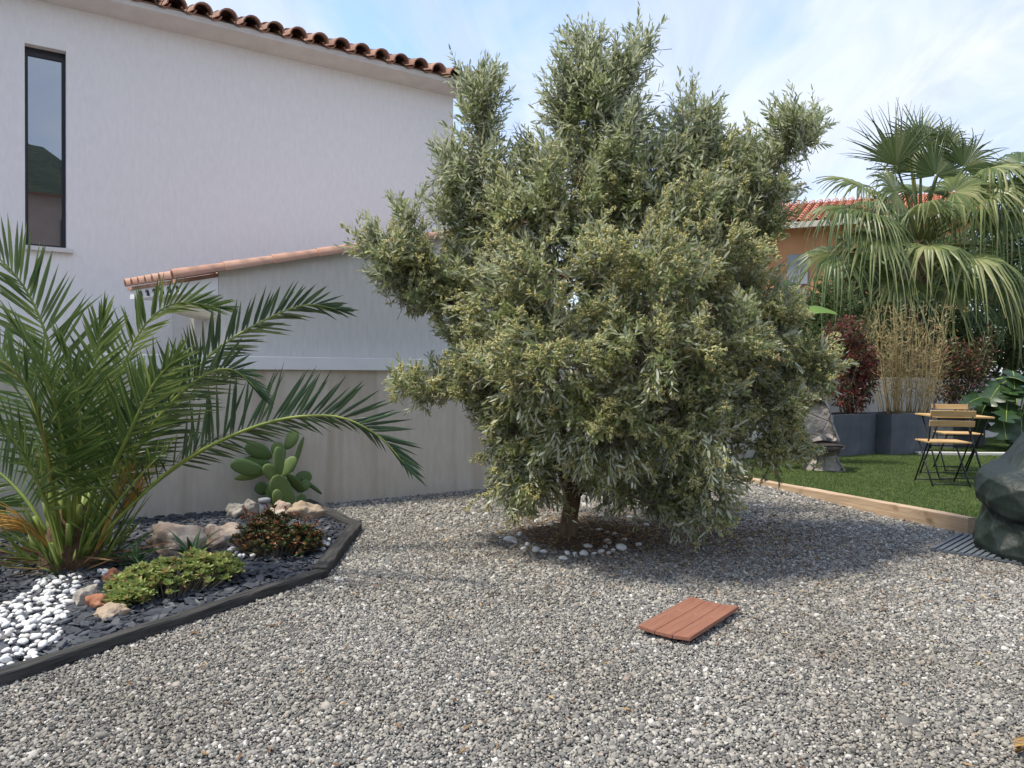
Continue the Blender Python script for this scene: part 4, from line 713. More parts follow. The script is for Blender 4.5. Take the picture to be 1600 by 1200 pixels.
strap_plant('aloe', 'dark green aloe with long upright leaves between the two large rocks', 300, 885, [(r.uniform(0, 6.28), r.uniform(.8, 1.45), r.uniform(.17, .30), .016) for _ in range(12)], m_aloe, 1)
strap_plant('aloe', 'small green aloe rosette behind the left end of the sedum', 215, 890, [(r.uniform(0, 6.28), r.uniform(.4, 1.3), r.uniform(.12, .22), .013) for _ in range(16)], m_aloe, 2)
strap_plant('aloe', 'pointed green aloe standing in the middle of the sedum', 232, 925, [(r.uniform(0, 6.28), r.uniform(.5, 1.3), r.uniform(.14, .24), .013) for _ in range(14)], m_aloe, 3)

q = gp(413, 842); root = thing('solar_lamp', 'small grey solar stake lamp in front of the rocks under the cactus', 'garden lamp', (q[0], q[1], 0))
MB().lathe([(.006, 0), (.010, .06), (.010, .165)], 10).build('stake', m_black, root, True); MB().lathe([(.026, .166), (.033, .19), (.036, .272)], 18).build('lens', m_lampg, root, True); MB().lathe([(.040, .273), (.044, .279), (.044, .300), (.030, .304)], 18).build('cap', m_grey, root, True)

# ------------------------------------------------------------------ decking tile, mat, tarp, dry wood
c4 = [gp(1000, 985, .03), gp(1080, 937, .03), gp(1155, 957, .03), gp(1075, 1005, .03)]; ctr = sum(c4) / 4; u = nrm((c4[1] - c4[0] + c4[2] - c4[3])[:2]); Ld = (np.linalg.norm(c4[1] - c4[0]) + np.linalg.norm(c4[2] - c4[3])) / 2; Wt = (np.linalg.norm(c4[2] - c4[1]) + np.linalg.norm(c4[3] - c4[0])) / 2
root = thing('decking_panel', 'small reddish brown panel of three boards lying on the gravel', 'decking panel', (ctr[0], ctr[1], .022), math.atan2(u[1], u[0]))
bw = Wt / 3
for i in (-1, 0, 1):
    o = MB().box(-Ld / 2, Ld / 2, -bw / 2 + .0015, bw / 2 - .0015, -.008, .011).build('board', m_deck, root, bevel=.003); o.location = (0, i * bw * .996, .016 + abs(i) * .004); o.rotation_euler = (i * .09, 0, 0)
for x in (-Ld * .36, Ld * .36): MB().box(x - .02, x + .02, -Wt * .40, Wt * .40, -.012, .007).build('cross_batten', m_black, root)

mp4 = [gp(1492, 860), gp(1531, 838), gp(1600, 848), gp(1580, 885)]; ctr = gp(1546, 862); u = nrm((mp4[1] - mp4[0])[:2])
root = thing('ribbed_mat', 'grey ribbed board lying on gravel beside the tarpaulin', 'ribbed board', (ctr[0], ctr[1], .018), math.atan2(u[1], u[0]))
MB().box(-.36, .36, -.29, .29, 0, .012).build('base', m_mat, root)
me = mesh('rib', *(lambda b: (b.v, b.f))(MB().box(-.36, .36, -.012, .012, .0125, .022)), m_mat)
for i in range(13): inst('rib', me, root, (0, -.27 + i * .045, 0))

# tarpaulin draped over something bulky
q = gp(1690, 880); nU, nV = 260, 130; V = []
TZ = [0, .03, .08, .17, .25, .33, .37, .43, .50, .56, .60, .66, .80, .95, 1.03, 1.05]; TR = [.60, .64, .655, .640, .615, .61, .655, .672, .668, .655, .62, .52, .42, .30, .14, .01]
tri = lambda x: 1 - 2 * abs(((x / math.pi) % 2) - 1)                        # crisp fold ridges
for j in range(nV):
    t = j / (nV - 1); zz = 1.05 * t; hang = smooth(.62, .30, zz) if False else float(np.clip((.60 - zz) / .5, 0, 1))
    for i in range(nU):
        a = 2 * math.pi * i / nU; ca, sa_ = math.cos(a), math.sin(a); sq = (abs(ca) ** 3.2 + abs(sa_) ** 3.2) ** (-1 / 3.2)
        wob = mnoise.noise(Vector((ca * 1.3, sa_ * 1.3, 2.0))) ; lift = .07 * math.sin(2 * a + .9) + .05 * math.sin(3 * a + 2.3)
        pr = np.interp(zz + lift * min(1, zz * 3) * (1 - t), TZ, TR) * (.80 + .20 * sq)
        pleat = hang * (.034 * abs(tri(5.5 * a + 2 * wob + .6 * zz)) ** 1.6 + .016 * abs(tri(13 * a + 3 * wob - 2.2 * zz)) ** 1.5)
        drag = .012 * abs(tri(8 * a + 14 * zz + 3 * wob)) ** 2 * (.4 + .6 * hang) + .010 * abs(tri(6 * a - 17 * zz + 2.5 * wob)) ** 2
        sag = .02 * (1 - hang) * math.sin(math.pi * min(1, max(0, (zz - .6) / .4))) * abs(tri(4 * a + 1))
        rr_ = max(.005, pr - .03 + (pleat + drag - sag) * min(1, (1 - t) * 6)); V.append((rr_ * ca, rr_ * sa_ * .85, max(.004, zz)))
Fs = [(j * nU + i, j * nU + (i + 1) % nU, (j + 1) * nU + (i + 1) % nU, (j + 1) * nU + i) for j in range(nV - 1) for i in range(nU)] + [tuple(range((nV - 1) * nU, nV * nU))]
o = obj('tarpaulin', V, Fs, m_tarp, None, True, (q[0] + .07, q[1] + .12, .0)); tag(o, 'dark green plastic tarpaulin draped over a bulky item at the right edge', 'tarpaulin')

q = gp(1592, 1182); V = []; n = 12
for i in range(n):
    t = i / (n - 1); wv = .05 * math.sin(math.pi * min(1, .12 + t * .9)) + .004; x = -.02 + .26 * t; z = .02 + .05 * math.sin(t * 2.4)
    V += [(x, -wv, z + .025), (x, -wv * .5, z + .004), (x, 0, z), (x, wv * .5, z + .006), (x, wv, z + .03), (x, 0, z - .006)]
Fs = [(i * 6 + j, i * 6 + (j + 1) % 6, i * 6 + 6 + (j + 1) % 6, i * 6 + 6 + j) for i in range(n - 1) for j in range(6)] + [tuple(range(6)), tuple(range(6 * n - 6, 6 * n))[::-1]]
o = obj('dry_leaf', V, Fs, m_drywood, None, True, (q[0] - .005, q[1] - .03, .01), (0, -.2, -.5)); tag(o, 'curled ochre dry leaf on the gravel at the bottom right corner', 'dry leaf')

# ------------------------------------------------------------------ planters and their plants
LZ = .10
def planter(px, py, L, dpt, h, label):
    q = gp(px, py, LZ); root = thing('planter', label, 'planter', (q[0], q[1], LZ - .005), WROT, 'grey rectangular planters along the wall'); t = .025
    V = [(0, 0, 0), (L, 0, 0), (L, dpt, 0), (0, dpt, 0), (0, 0, h), (L, 0, h), (L, dpt, h), (0, dpt, h), (t, t, h), (L - t, t, h), (L - t, dpt - t, h), (t, dpt - t, h), (t, t, h - .06), (L - t, t, h - .06), (L - t, dpt - t, h - .06), (t, dpt - t, h - .06)]
    Fs = [(0, 1, 5, 4), (1, 2, 6, 5), (2, 3, 7, 6), (3, 0, 4, 7), (4, 5, 9, 8), (5, 6, 10, 9), (6, 7, 11, 10), (7, 4, 8, 11), (8, 9, 13, 12), (9, 10, 14, 13), (10, 11, 15, 14), (11, 8, 12, 15), (3, 2, 1, 0)]
    obj('box', V, Fs, m_planter, root); obj('earth', [(t, t, h - .059), (L - t, t, h - .059), (L - t, dpt - t, h - .059), (t, dpt - t, h - .059)], [(0, 1, 2, 3)], m_soil, root); return root
p1 = planter(1367, 711, 1.0, .42, .60, 'leftmost grey planter holding the dark red shrub'); 
qq = np.array(gp(1367, 711, LZ)) - np.array([WD[0], WD[1], 0]) * 1.0; p1.location = (qq[0], qq[1], LZ - .005)
p2 = planter(1392, 713, 1.0, .44, .60, 'middle grey planter holding the dry bamboo')
p3 = planter(1489, 702, 1.0, .42, .56, 'rightmost grey planter behind the bistro chairs')
def shrub(name, label, cat, cells, n, leafL, leafW, mat, base, seed, stems=14, group=None, droop=.2):
    r = np.random.default_rng(seed); root = thing(name, label, cat, base, 0, group); out = []; base = np.array(base); wts = np.array([c[3] * c[4] * c[5] for c in cells]); wts /= wts.sum(); mb = MB()
    ci = r.choice(len(cells), n, p=wts); u = nrm(r.normal(size=(n, 3))) * (r.uniform(.1, 1, n) ** .45)[:, None]; C = np.array([c[:3] for c in cells]) - base; A = np.array([c[3:6] for c in cells]); P = C[ci] + u * A[ci]
    D_ = nrm(u * .6 + r.normal(0, .6, (n, 3)) + np.array([0, 0, -droop])); V, Fs = batch(LEAF_V, LEAF_F, P, D_, r.normal(0, .6, (n, 3)) + np.array([0, 0, 1.0]), leafL * r.uniform(.6, 1.2, n), leafW * r.uniform(.7, 1.1, n)); tag(obj('foliage', V, Fs, mat, root), kind='stuff')
    for i in range(stems):
        c = i % len(cells); e = C[c] + nrm(r.normal(size=3)) * A[c] * .8; s = np.array([r.normal(0, .04), r.normal(0, .04), 0]); mb.tube(spline([s, (s + e) / 2 + r.normal(0, .04, 3), e], 6), np.linspace(.012, .003, 6), 5)
    mb.build('stems', m_twig, root, True); return root
def cell(x, y, Y, rx, ry, rd): p = at(x, y, Y); return (*p, rx / FPX * Y, rd, ry / FPX * Y)
Yp = 10.9
qb = at(1328, 646, Yp)
shrub('photinia', 'dark red leaved shrub in the leftmost planter', 'shrub', [cell(1320, 520, Yp, 30, 26, .25), cell(1335, 560, Yp, 34, 36, .28), cell(1328, 610, Yp, 34, 34, .25), cell(1305, 545, Yp, 20, 26, .2), cell(1352, 590, Yp, 20, 40, .2)], 3400, .075, .028, m_photinia, tuple(qb), 31, 16)
Yq = 11.9; qb = at(1500, 646, Yq)
shrub('photinia', 'red and green leaved shrub above the chairs in the rightmost planter', 'shrub', [cell(1480, 560, Yq, 34, 34, .25), cell(1505, 590, Yq, 34, 36, .28), cell(1528, 565, Yq, 26, 36, .25), cell(1480, 610, Yq, 26, 26, .25), cell(1545, 525, Yq, 8, 18, .08)], 2600, .075, .028, m_photinia2, tuple(qb), 32, 16)
# dry bamboo
Yb = 11.35; qb = at(1415, 645, Yb); root = thing('dry_bamboo', 'straw coloured dry bamboo in the middle planter', 'bamboo', tuple(qb)); r = np.random.default_rng(5); mb = MB(); O = []; Dv = []
for i in range(70):
    s = np.array([r.uniform(-.34, .36), r.uniform(-.12, .12), -.03]); h = r.uniform(.8, 1.75); lean = s[0] * .55 + r.normal(0, .12); e = s + np.array([lean, r.normal(0, .1), h]); c = spline([s, (s + e) / 2 + r.normal(0, .02, 3), e], 8); mb.tube(c, np.linspace(.006, .0015, 8), 5)
    for k in range(44):
        t = r.uniform(.18, 1); p = s + (e - s) * t + r.normal(0, .02, 3); br = nrm(np.array([r.normal(0, 1), r.normal(0, 1), r.uniform(.2, 1.5)])); O.append(p + br * r.uniform(0, .12)); Dv.append(br)
mb.build('canes', m_straw, root, True); O = np.array(O); Dv = np.array(Dv); V, Fs = batch(LEAF_V, LEAF_F, O, Dv, rdir(len(O)), r.uniform(.05, .13, len(O)), r.uniform(.004, .010, len(O))); tag(obj('foliage', V, Fs, m_straw, root), kind='stuff')

# ------------------------------------------------------------------ stone water feature, pot and broad leaves
q = gp(1290, 737, LZ); root = thing('stone_fountain', 'carved stone fountain with cracked slab and dark basin lip on the lawn', 'fountain', (q[0], q[1] + .12, LZ - .01)); fy = q[1] + .12; kf = fy / FPX
def lump(outline, dpt, mat, name, sub=5, nz=.015, parent=root, yoff=0.0, seed=0):
    # outline in local metres (x, z): solid of that outline, rounded in depth, with uneven faces
    ol = spline([*outline, outline[0]], 65)[:-1]; c = ol.mean(0); V = []; lev = [(-1, .80), (-.82, .94), (-.4, 1.0), (.4, 1.0), (.82, .94), (1, .80)]
    for yy, sc in lev:
        for p in ol: V.append(np.array([c[0] + (p[0] - c[0]) * sc, yoff + yy * dpt, c[1] + (p[1] - c[1]) * sc]))
    for rr_ in (.55, .28):
        for p in ol: V.append(np.array([c[0] + (p[0] - c[0]) * .80 * rr_, yoff - dpt * 1.06, c[1] + (p[1] - c[1]) * .80 * rr_]))
    V.append(np.array([c[0], yoff - dpt * 1.07, c[1]])); n = 64
    V = [v + np.array([mnoise.noise(Vector(v * 7) + Vector((seed, 0, 0))), mnoise.noise(Vector(v * 7) + Vector((0, seed + 9, 0))), mnoise.noise(Vector(v * 6) + Vector((0, 0, seed + 4)))]) * nz for v in V]
    Fs = [(i * n + (j + 1) % n, i * n + j, (i + 1) * n + j, (i + 1) * n + (j + 1) % n) for i in range(5) for j in range(n)]; Fs = [f[::-1] for f in Fs]
    Fs += [(j, (j + 1) % n, 6 * n + (j + 1) % n, 6 * n + j) for j in range(n)] + [(6 * n + j, 6 * n + (j + 1) % n, 7 * n + (j + 1) % n, 7 * n + j) for j in range(n)] + [(7 * n + j, 7 * n + (j + 1) % n, 8 * n) for j in range(n)] + [tuple(range(5 * n, 6 * n))[::-1]]
    return obj(name, V, Fs, mat, parent, True)
def o2(pts): return np.array([((x - 1290) * kf, (737 - y) * kf) for x, y in pts])
lump(o2([(1262, 737), (1272, 716), (1264, 700), (1290, 702), (1312, 698), (1309, 714), (1321, 737), (1290, 738)]), .17, m_sculpt, 'base_rock', seed=1)
lump(o2([(1262, 697), (1272, 704), (1290, 705), (1306, 701), (1315, 694), (1290, 692)]), .22, m_dish, 'basin', nz=.006, yoff=-.06, seed=2)
lump(o2([(1218, 696), (1222, 655), (1246, 628), (1278, 616), (1296, 622), (1304, 648), (1311, 672), (1318, 693), (1290, 695), (1258, 699)]), .13, m_sculpt, 'slab', nz=.022, yoff=.06, seed=3)
q = gp(1228, 716, LZ); root = thing('grey_pot', 'round grey pot with terracotta rim half hidden behind olive branches', 'pot', (q[0], q[1], LZ))
MB().lathe([(.10, 0), (.18, .06), (.23, .16), (.22, .26), (.17, .34), (.15, .34), (.14, .30)], 28).build('body', m_potgrey, root, True); MB().lathe([(.255, .12), (.275, .135), (.275, .155), (.25, .16)], 28).build('rim', m_terra, root, True)
def blade_leaf(path, wd, mat, parent, base, slits=0, seed=0, up=(0, 0, 1), fold=.25, name='leaf', tipw=.02, lobes=None):
    c = spline(path, 26) - np.array(base); T = nrm(np.gradient(c, axis=0)); side = nrm(np.cross(T, np.array(up, float))); nv = np.cross(side, T); r = np.random.default_rng(seed); t = np.linspace(0, 1, 26); V = []; Fs = []
    wv = wd * np.sin(np.pi * np.clip(.04 + .96 * t, 0, 1)) ** .55
    for i in range(26):
        k = wv[i] * ((1 - .0) if lobes is None else (.45 + .55 * abs(math.sin(t[i] * math.pi * lobes)))); V += [c[i] - side[i] * k + nv[i] * k * fold + T[i] * k * (.35 if lobes else 0), c[i] - side[i] * k * .5 + nv[i] * k * fold * .8 + T[i] * k * (.15 if lobes else 0), c[i], c[i] + side[i] * k * .5 + nv[i] * k * fold * .8 + T[i] * k * (.15 if lobes else 0), c[i] + side[i] * k + nv[i] * k * fold + T[i] * k * (.35 if lobes else 0)]
    for i in range(25):
        gapL, gapR = (slits and r.random() < slits), (slits and r.random() < slits)
        for j in range(4):
            if (j == 0 and gapL) or (j == 3 and gapR): continue
            Fs.append((i * 5 + j, i * 5 + j + 1, i * 5 + 5 + j + 1, i * 5 + 5 + j))
    lo = obj(name, V, Fs, mat, parent, True); mbx = MB().tube(c, np.linspace(wd * .07, .003, 26), 5); mbx.build('midrib', m_rachis, lo, True); return lo
Yn = 9.9; qb = gp(1232, 712, LZ); root = thing('banana_plant', 'broad leaved banana plant half hidden behind the right side of the olive', 'plant', tuple(qb))
blade_leaf([at(1205, 545, Yn), at(1212, 505, Yn), at(1222, 470, Yn), at(1236, 440, Yn)], .26, m_banana, root, qb, .10, 1, up=(.3, -1, .3))
blade_leaf([at(1205, 530, Yn), at(1235, 500, Yn - .1), at(1275, 488, Yn - .2), at(1310, 492, Yn - .2)], .17, m_banana, root, qb, .12, 2, up=(0, -.4, 1))
blade_leaf([at(1222, 700, Yn - .4), at(1236, 664, Yn - .5), at(1258, 662, Yn - .6), at(1268, 702, Yn - .7)], .10, m_bananay, root, qb, .45, 3, up=(0, -.6, 1), fold=.1)
blade_leaf([at(1215, 600, Yn), at(1240, 575, Yn - .1), at(1268, 572, Yn - .2), at(1292, 580, Yn - .2)], .13, m_banana, root, qb, .1, 4, up=(0, -.4, 1))
c = spline([qb, at(1218, 640, Yn), at(1206, 545, Yn)], 10) - qb; MB().tube(c, np.linspace(.05, .03, 10), 8).build('stem', m_rachis, root, True)

# philodendron at the right edge
qb = gp(1588, 705, LZ); Yh = 12.0; root = thing('philodendron', 'large dark leaved philodendron by the wall at the right edge', 'plant', tuple(qb)); r = np.random.default_rng(12)
for i in range(26):
    hx, hy = r.uniform(1540, 1650), r.uniform(575, 668); Yl = Yh + r.uniform(-.5, .5); h_ = at(hx, hy, Yl); d_ = nrm(np.array([r.normal(-.35, .8), r.uniform(-.9, -.1), r.uniform(-.9, .1)])); L = r.uniform(.42, .7)
    lf = blade_leaf([h_, h_ + d_ * L * .4 + np.array([0, 0, .03]), h_ + d_ * L * .75 + np.array([0, 0, -.02]), h_ + d_ * L + np.array([0, 0, -.10])], L * .36, m_phil, root, qb, 0, i, up=(r.normal(0, .2), -.5, 1), lobes=r.integers(4, 6), fold=.12)
    MB().tube(spline([np.zeros(3) + r.normal(0, .05, 3) * np.array([1, 1, 0]), (h_ - qb) * np.array([.4, .4, .7]), h_ - qb], 8), np.linspace(.014, .008, 8), 5).build('stalk', m_rachis, root, True)

# ------------------------------------------------------------------ fan palm behind the wall
FY = 13.9; hub0 = at(1436, 385, FY); base = np.array([hub0[0], hub0[1], 0]); root = thing('fan_palm', 'tall fan palm with drooping pleated leaves behind the planters', 'palm', tuple(base))
MB().tube([(0, 0, 0), (0, 0, hub0[2] * .5), (0, 0, hub0[2] - .25), (0, 0, hub0[2] + .1)], (.30, .26, .24, .14), 16).build('trunk', m_ptrunk, root, True)
def fan(hub, axis, nrml, R, droop, mat, seed, K=42, span=2.45, join_=.40):
    span = {0: 1.15, 1: 1.9, 3: 1.6, 4: 1.7, 21: 1.5, 22: 1.3}.get(seed, span); R *= 1.12
    r = np.random.default_rng(seed); axis = nrm(np.array(axis, float)); nrml = np.array(nrml, float); nrml = nrm(nrml - axis * (nrml @ axis)); sd = np.cross(nrml, axis); hub = np.array(hub) - base; V = []; Fs = []; st = np.array([.03, .25, join_, .62, .78, .9, 1.0]); dphi = 2 * span / K
    for k in range(K):
        ph = -span + (k + .5) * dphi; Lk = R * (1 - .20 * abs(ph / span) ** 2) * r.uniform(.92, 1.06); dr = droop * r.uniform(.7, 1.4); jit = r.normal(0, .16); b0 = len(V)
        for q in st:
            wa = dphi / 2 * 1.01 if q <= join_ else dphi / 2 * 1.01 * (join_ / q) * max(0.06, (1 - q) / (1 - join_)) ** .8; hang = dr * max(0, q - join_ * .75) ** 1.5 * R * 1.15
            for e, lift in ((-1, 0), (0, .028 * min(q, .6)), (1, 0)):
                a_ = ph + e * wa + jit * max(0, q - join_); p = hub + Lk * q * (math.cos(a_) * axis + math.sin(a_) * sd) + nrml * (R * lift - .10 * R * q * (1 - math.cos(ph)) * -.6); ra = max(0, q - join_) * dr * .8
                p = p - (p - hub) * np.array([1, 1, 0]) * min(.55, ra * .5); p[2] -= hang; V.append(p)
        for i in range(len(st) - 1):
            Fs += [(b0 + i * 3, b0 + i * 3 + 1, b0 + i * 3 + 4, b0 + i * 3 + 3), (b0 + i * 3 + 1, b0 + i * 3 + 2, b0 + i * 3 + 5, b0 + i * 3 + 4)]
    lf = obj('leaf', V, Fs, mat, root, False); o0 = hub0 - base; mid = (o0 + hub) / 2 + np.array([0, 0, .10]); MB().tube(spline([o0, mid, hub], 9), np.linspace(.035, .016, 9), 6).build('petiole', m_petiole, lf, True)
FANS = [((1400, 258, 13.7), (-.25, -.2, 1), (-.3, -1, .1), 1.05, .10, 1), ((1462, 275, 13.8), (.12, .1, 1), (.1, -1, .15), .95, .12, 0), ((1348, 292, 13.6), (-1, -.1, .35), (0, -.5, 1), .95, .55, 1), ((1428, 270, 14.2), (-.05, .3, 1), (0, -1, .3), 1.0, .3, 0), ((1505, 262, 13.8), (.6, -.1, .75), (.1, -1, .4), .95, .6, 0), ((1545, 262, 13.7), (1, -.2, .2), (0, -.4, 1), 1.1, .95, 1), ((1595, 255, 13.7), (1, -.1, .5), (0, -.6, 1), 1.0, .8, 0), ((1325, 326, 13.4), (-.9, -.4, -.1), (0, -.4, 1), 1.0, .95, 0), ((1372, 372, 13.2), (-.7, -.7, -.25), (-.1, -.7, 1), 1.05, 1.0, 1), ((1452, 384, 13.0), (.05, -1, -.25), (0, -.7, 1), 1.0, 1.0, 1), ((1512, 402, 13.1), (.7, -.7, -.2), (.1, -.6, 1), 1.15, 1.0, 1), ((1305, 398, 13.4), (-.9, -.5, -.35), (-.1, -.6, 1), 1.05, .9, 0), ((1560, 335, 13.6), (1, -.4, -.1), (0, -.5, 1), 1.1, 1.0, 0), ((1405, 440, 13.2), (-.3, -.9, -.5), (0, -.8, .8), 1.0, .8, 0), ((1480, 450, 13.3), (.3, -.9, -.5), (0, -.8, .8), 1.05, .8, 0), ((1560, 440, 13.5), (.8, -.6, -.5), (0, -.7, .8), 1.1, .9, 0), ((1345, 455, 13.5), (-.6, -.7, -.6), (0, -.8, .8), 1.05, .8, 0), ((1440, 300, 14.5), (0, .8, .5), (0, -.3, 1), 1.0, .5, 0), ((1380, 320, 14.5), (-.8, .6, .3), (0, -.3, 1), 1.0, .7, 0), ((1500, 330, 14.5), (.8, .6, .3), (0, -.3, 1), 1.0, .7, 0), ((1620, 400, 13.5), (1, -.3, -.2), (0, -.5, 1), 1.1, .9, 0), ((1420, 235, 13.9), (-.6, 0, .8), (-.2, -1, .3), .8, .9, 0), ((1478, 232, 13.9), (.4, .1, .9), (.2, -1, .2), .8, .6, 1), ((1600, 470, 13.6), (.7, -.6, -.6), (0, -.7, .8), 1.1, .8, 0), ((1520, 480, 13.6), (.2, -.8, -.7), (0, -.8, .7), 1.0, .8, 0), ((1372, 490, 13.8), (-.3, -.8, -.7), (0, -.8, .7), 1.0, .8, 0), ((1400, 300, 13.5), (-.8, -.4, .5), (-.2, -.8, .6), .9, .7, 1), ((1490, 300, 13.5), (.7, -.5, .4), (.2, -.8, .6), .9, .8, 1), ((1445, 330, 13.3), (.1, -.9, .4), (0, -.6, 1), .85, .9, 0), ((1535, 300, 13.4), (.9, -.3, .3), (.1, -.6, 1), 1.0, .9, 1), ((1360, 335, 13.3), (-.8, -.6, .1), (-.1, -.5, 1), .95, .9, 1), ((1440, 225, 14.0), (0, .1, 1), (0, -1, .2), .8, .3, 0), ((1580, 290, 13.6), (.8, -.5, .3), (.1, -.6, 1), 1.0, .9, 1)]
for i, (h_, ax_, nv, R_, dr, pale) in enumerate(FANS):
    if i in (16, 24): continue
    fan(at(*h_), ax_, nv, R_, dr, m_fan2 if pale else m_fan, i)

# ------------------------------------------------------------------ bistro set
def slat(mbn, parent, x0, x1, y0, y1, z0, z1, rot=None, name='slat'): return MB().box(x0, x1, y0, y1, z0, z1).build(name, m_wood, parent, bevel=.004)
def rod(parent, pts, name, r_=.008): return MB().tube(pts, r_, 6).build(name, m_black, parent, True)
def bistro_chair(x, y, rz_, label):      # faces +Y, its back towards -Y
    root = thing('bistro_chair', label, 'chair', (x, y, LZ), rz_, 'folding bistro chairs on the lawn'); w2 = .205
    for s in (-1, 1):
        rod(root, [(s * w2, -.19, .82), (s * w2, -.14, .50), (s * w2, .02, .26), (s * w2, .20, 0)], 'back_leg', .009); rod(root, [(s * (w2 - .02), .16, .44), (s * (w2 - .02), 0, .25), (s * (w2 - .02), -.21, 0)], 'seat_leg', .009)
    rod(root, [(-w2, .185, .025), (w2, .185, .025)], 'crossbar', .007); rod(root, [(-w2 + .02, -.195, .025), (w2 - .02, -.195, .025)], 'crossbar', .007); rod(root, [(-w2, -.10, .42), (w2, -.10, .42)], 'crossbar', .006)
    for z in (.66, .765):
        o = MB().box(-.225, .225, -.008, .008, -.032, .032).build('back_slat', m_wood, root, bevel=.004); o.location = (0, -.155 - (z - .6) * .16 - .018, z); o.rotation_euler = (.16, 0, 0)
    for k in range(5):
        o = MB().box(-.215, .215, -.031, .031, -.008, .008).build('seat_slat', m_wood, root, bevel=.004); o.location = (0, -.13 + k * .072, .458)
    return root
bistro_chair(4.60, 8.16, -.10, 'nearer folding wooden bistro chair with its back to the viewer'); bistro_chair(5.42, 9.32, math.pi - .12, 'farther folding bistro chair behind the small table')
root = thing('bistro_table', 'small folding wooden table between the two bistro chairs', 'table', (5.02, 8.72, LZ), -.10)
for k in range(6):
    o = MB().box(-.30, .30, -.047, .047, -.010, .010).build('top_slat', m_wood, root, bevel=.004); o.location = (0, -.25 + k * .10, .70)
for s in (-1, 1): rod(root, [(s * .25, -.24, .68), (s * .25, .24, 0)], 'leg', .009); rod(root, [(s * .235, .24, .68), (s * .235, -.24, 0)], 'leg', .009)
for yy in (-.235, .235): rod(root, [(-.24, yy, .02), (.24, yy, .02)], 'crossbar', .007); rod(root, [(-.28, yy, .682), (.28, yy, .682)], 'crossbar', .007)
a = gp(1455, 706, LZ); b = gp(1640, 712, LZ); a = gp(1528, 711, LZ); u = (b - a)[:2]; o = MB().box(-.9, np.linalg.norm(u) + .6, -.05, .05, 0, .045).build('stone_edging', m_curb, None, bevel=.006, loc=(a[0], a[1], LZ - .005), rot=(0, 0, math.atan2(u[1], u[0]))); tag(o, 'pale stone edging strip across the lawn behind the chairs', 'edging')

# ------------------------------------------------------------------ orange house, trees beyond
ha = at(1165, 356, 23.5); hb = at(1420, 332, 21.5); u = (hb - ha)[:2]; L = np.linalg.norm(u); ez = (ha[2] + hb[2]) / 2 - .1; root = thing('orange_house', 'orange rendered house with red tile roof beyond the olive', 'house', (ha[0], ha[1], 0), math.atan2(u[1], u[0]))
MB().box(-3.0, L + 1.5, 0, 7, 0, ez).build('wall', m_orange, root); ro = obj('roof', [(-3.3, -.45, ez), (L + 1.8, -.45, ez), (L + 1.8, 3.5, ez + 1.35), (-3.3, 3.5, ez + 1.35), (L + 1.8, 7.4, ez), (-3.3, 7.4, ez)], [(0, 1, 2, 3), (3, 2, 4, 5), (0, 3, 5), (1, 4, 2), (0, 5, 4, 1)], m_tilefar, root)
tv = []; mb = []
r = np.random.default_rng(3); sl_ = 1.35 / 3.95; O = []
half = np.array([(math.cos(a_) * .5, 0, math.sin(a_) * .5) for a_ in np.linspace(math.pi, 0, 5)]); tvv = np.concatenate([half, half * np.array([.82, 1, .82]) + np.array([0, 1, 0])]); tvv = tvv[:, [1, 0, 2]]; tff = np.array([(j, j + 1, j + 6, j + 5) for j in range(4)])
for i in range(int((L + 5.0) / .24)):
    for k in range(11): O.append((-3.25 + i * .24, -.48 + k * .36, ez + k * .36 * sl_ + .02))
O = np.array(O); n = len(O); V, Fs = batch(tvv, tff, O, np.tile((0, 1.0, sl_ - .02), (n, 1)), np.tile((0, 0, 1.0), (n, 1)), .42, .20); tag(obj('roof_tiles', V, Fs, m_tilefar, root, True), kind='stuff')
MB().box(-3.3, L + 1.8, -.50, -.40, ez - .14, ez + .03).build('gutter', m_soff, root)
wx = np.linalg.norm((at(1247, 405, 22.8) - ha)[:2]); wn = MB().box(wx - .30, wx + .30, -.05, -.003, ez - 1.75, ez - .85).build('window', m_grey, root); MB().box(wx - .28, wx - .01, -.08, -.052, ez - 1.73, ez - .87).build('shutter', m_grey, wn); MB().box(wx + .01, wx + .28, -.08, -.052, ez - 1.73, ez - .87).build('shutter', m_grey, wn)

def tree(name, label, base, cells, n, leafL, mat, seed, trunk_r=.16, group='trees beyond the garden wall'):
    r = np.random.default_rng(seed); root = thing(name, label, 'tree', base, 0, group); b_ = np.array(base); C = np.array([c[:3] for c in cells]) - b_; A = np.array([c[3:6] for c in cells]); wts = A.prod(1) ** .7; wts /= wts.sum(); ci = r.choice(len(cells), n, p=wts); u = nrm(r.normal(size=(n, 3))) * (r.uniform(.08, 1, n) ** .42)[:, None]; P = C[ci] + u * A[ci] * (1 + .18 * np.sin(u[:, :1] * 9 + ci[:, None]) * np.sin(u[:, 2:] * 8))
    V, Fs = batch(LEAF_V, LEAF_F, P, nrm(u + r.normal(0, .7, (n, 3))), r.normal(0, .6, (n, 3)) + np.array([0, 0, 1.0]), leafL * r.uniform(.6, 1.3, n), leafL * .42 * r.uniform(.7, 1.2, n)); tag(obj('crown', V, Fs, mat, root), kind='stuff')
    mb = MB(); top = C.mean(0); mb.tube(spline([(0, 0, 0), top * .5 + np.array([.1, 0, 0]), top], 10), np.linspace(trunk_r, trunk_r * .4, 10), 10)
    for c in C: mb.tube(spline([top * .6, (top * .6 + c) / 2 + r.normal(0, .1, 3), c], 6), np.linspace(trunk_r * .4, .02, 6), 6)
    mb.build('trunk', m_bark, root, True); return root
def tcells(lst): return [cell(*c) for c in lst]
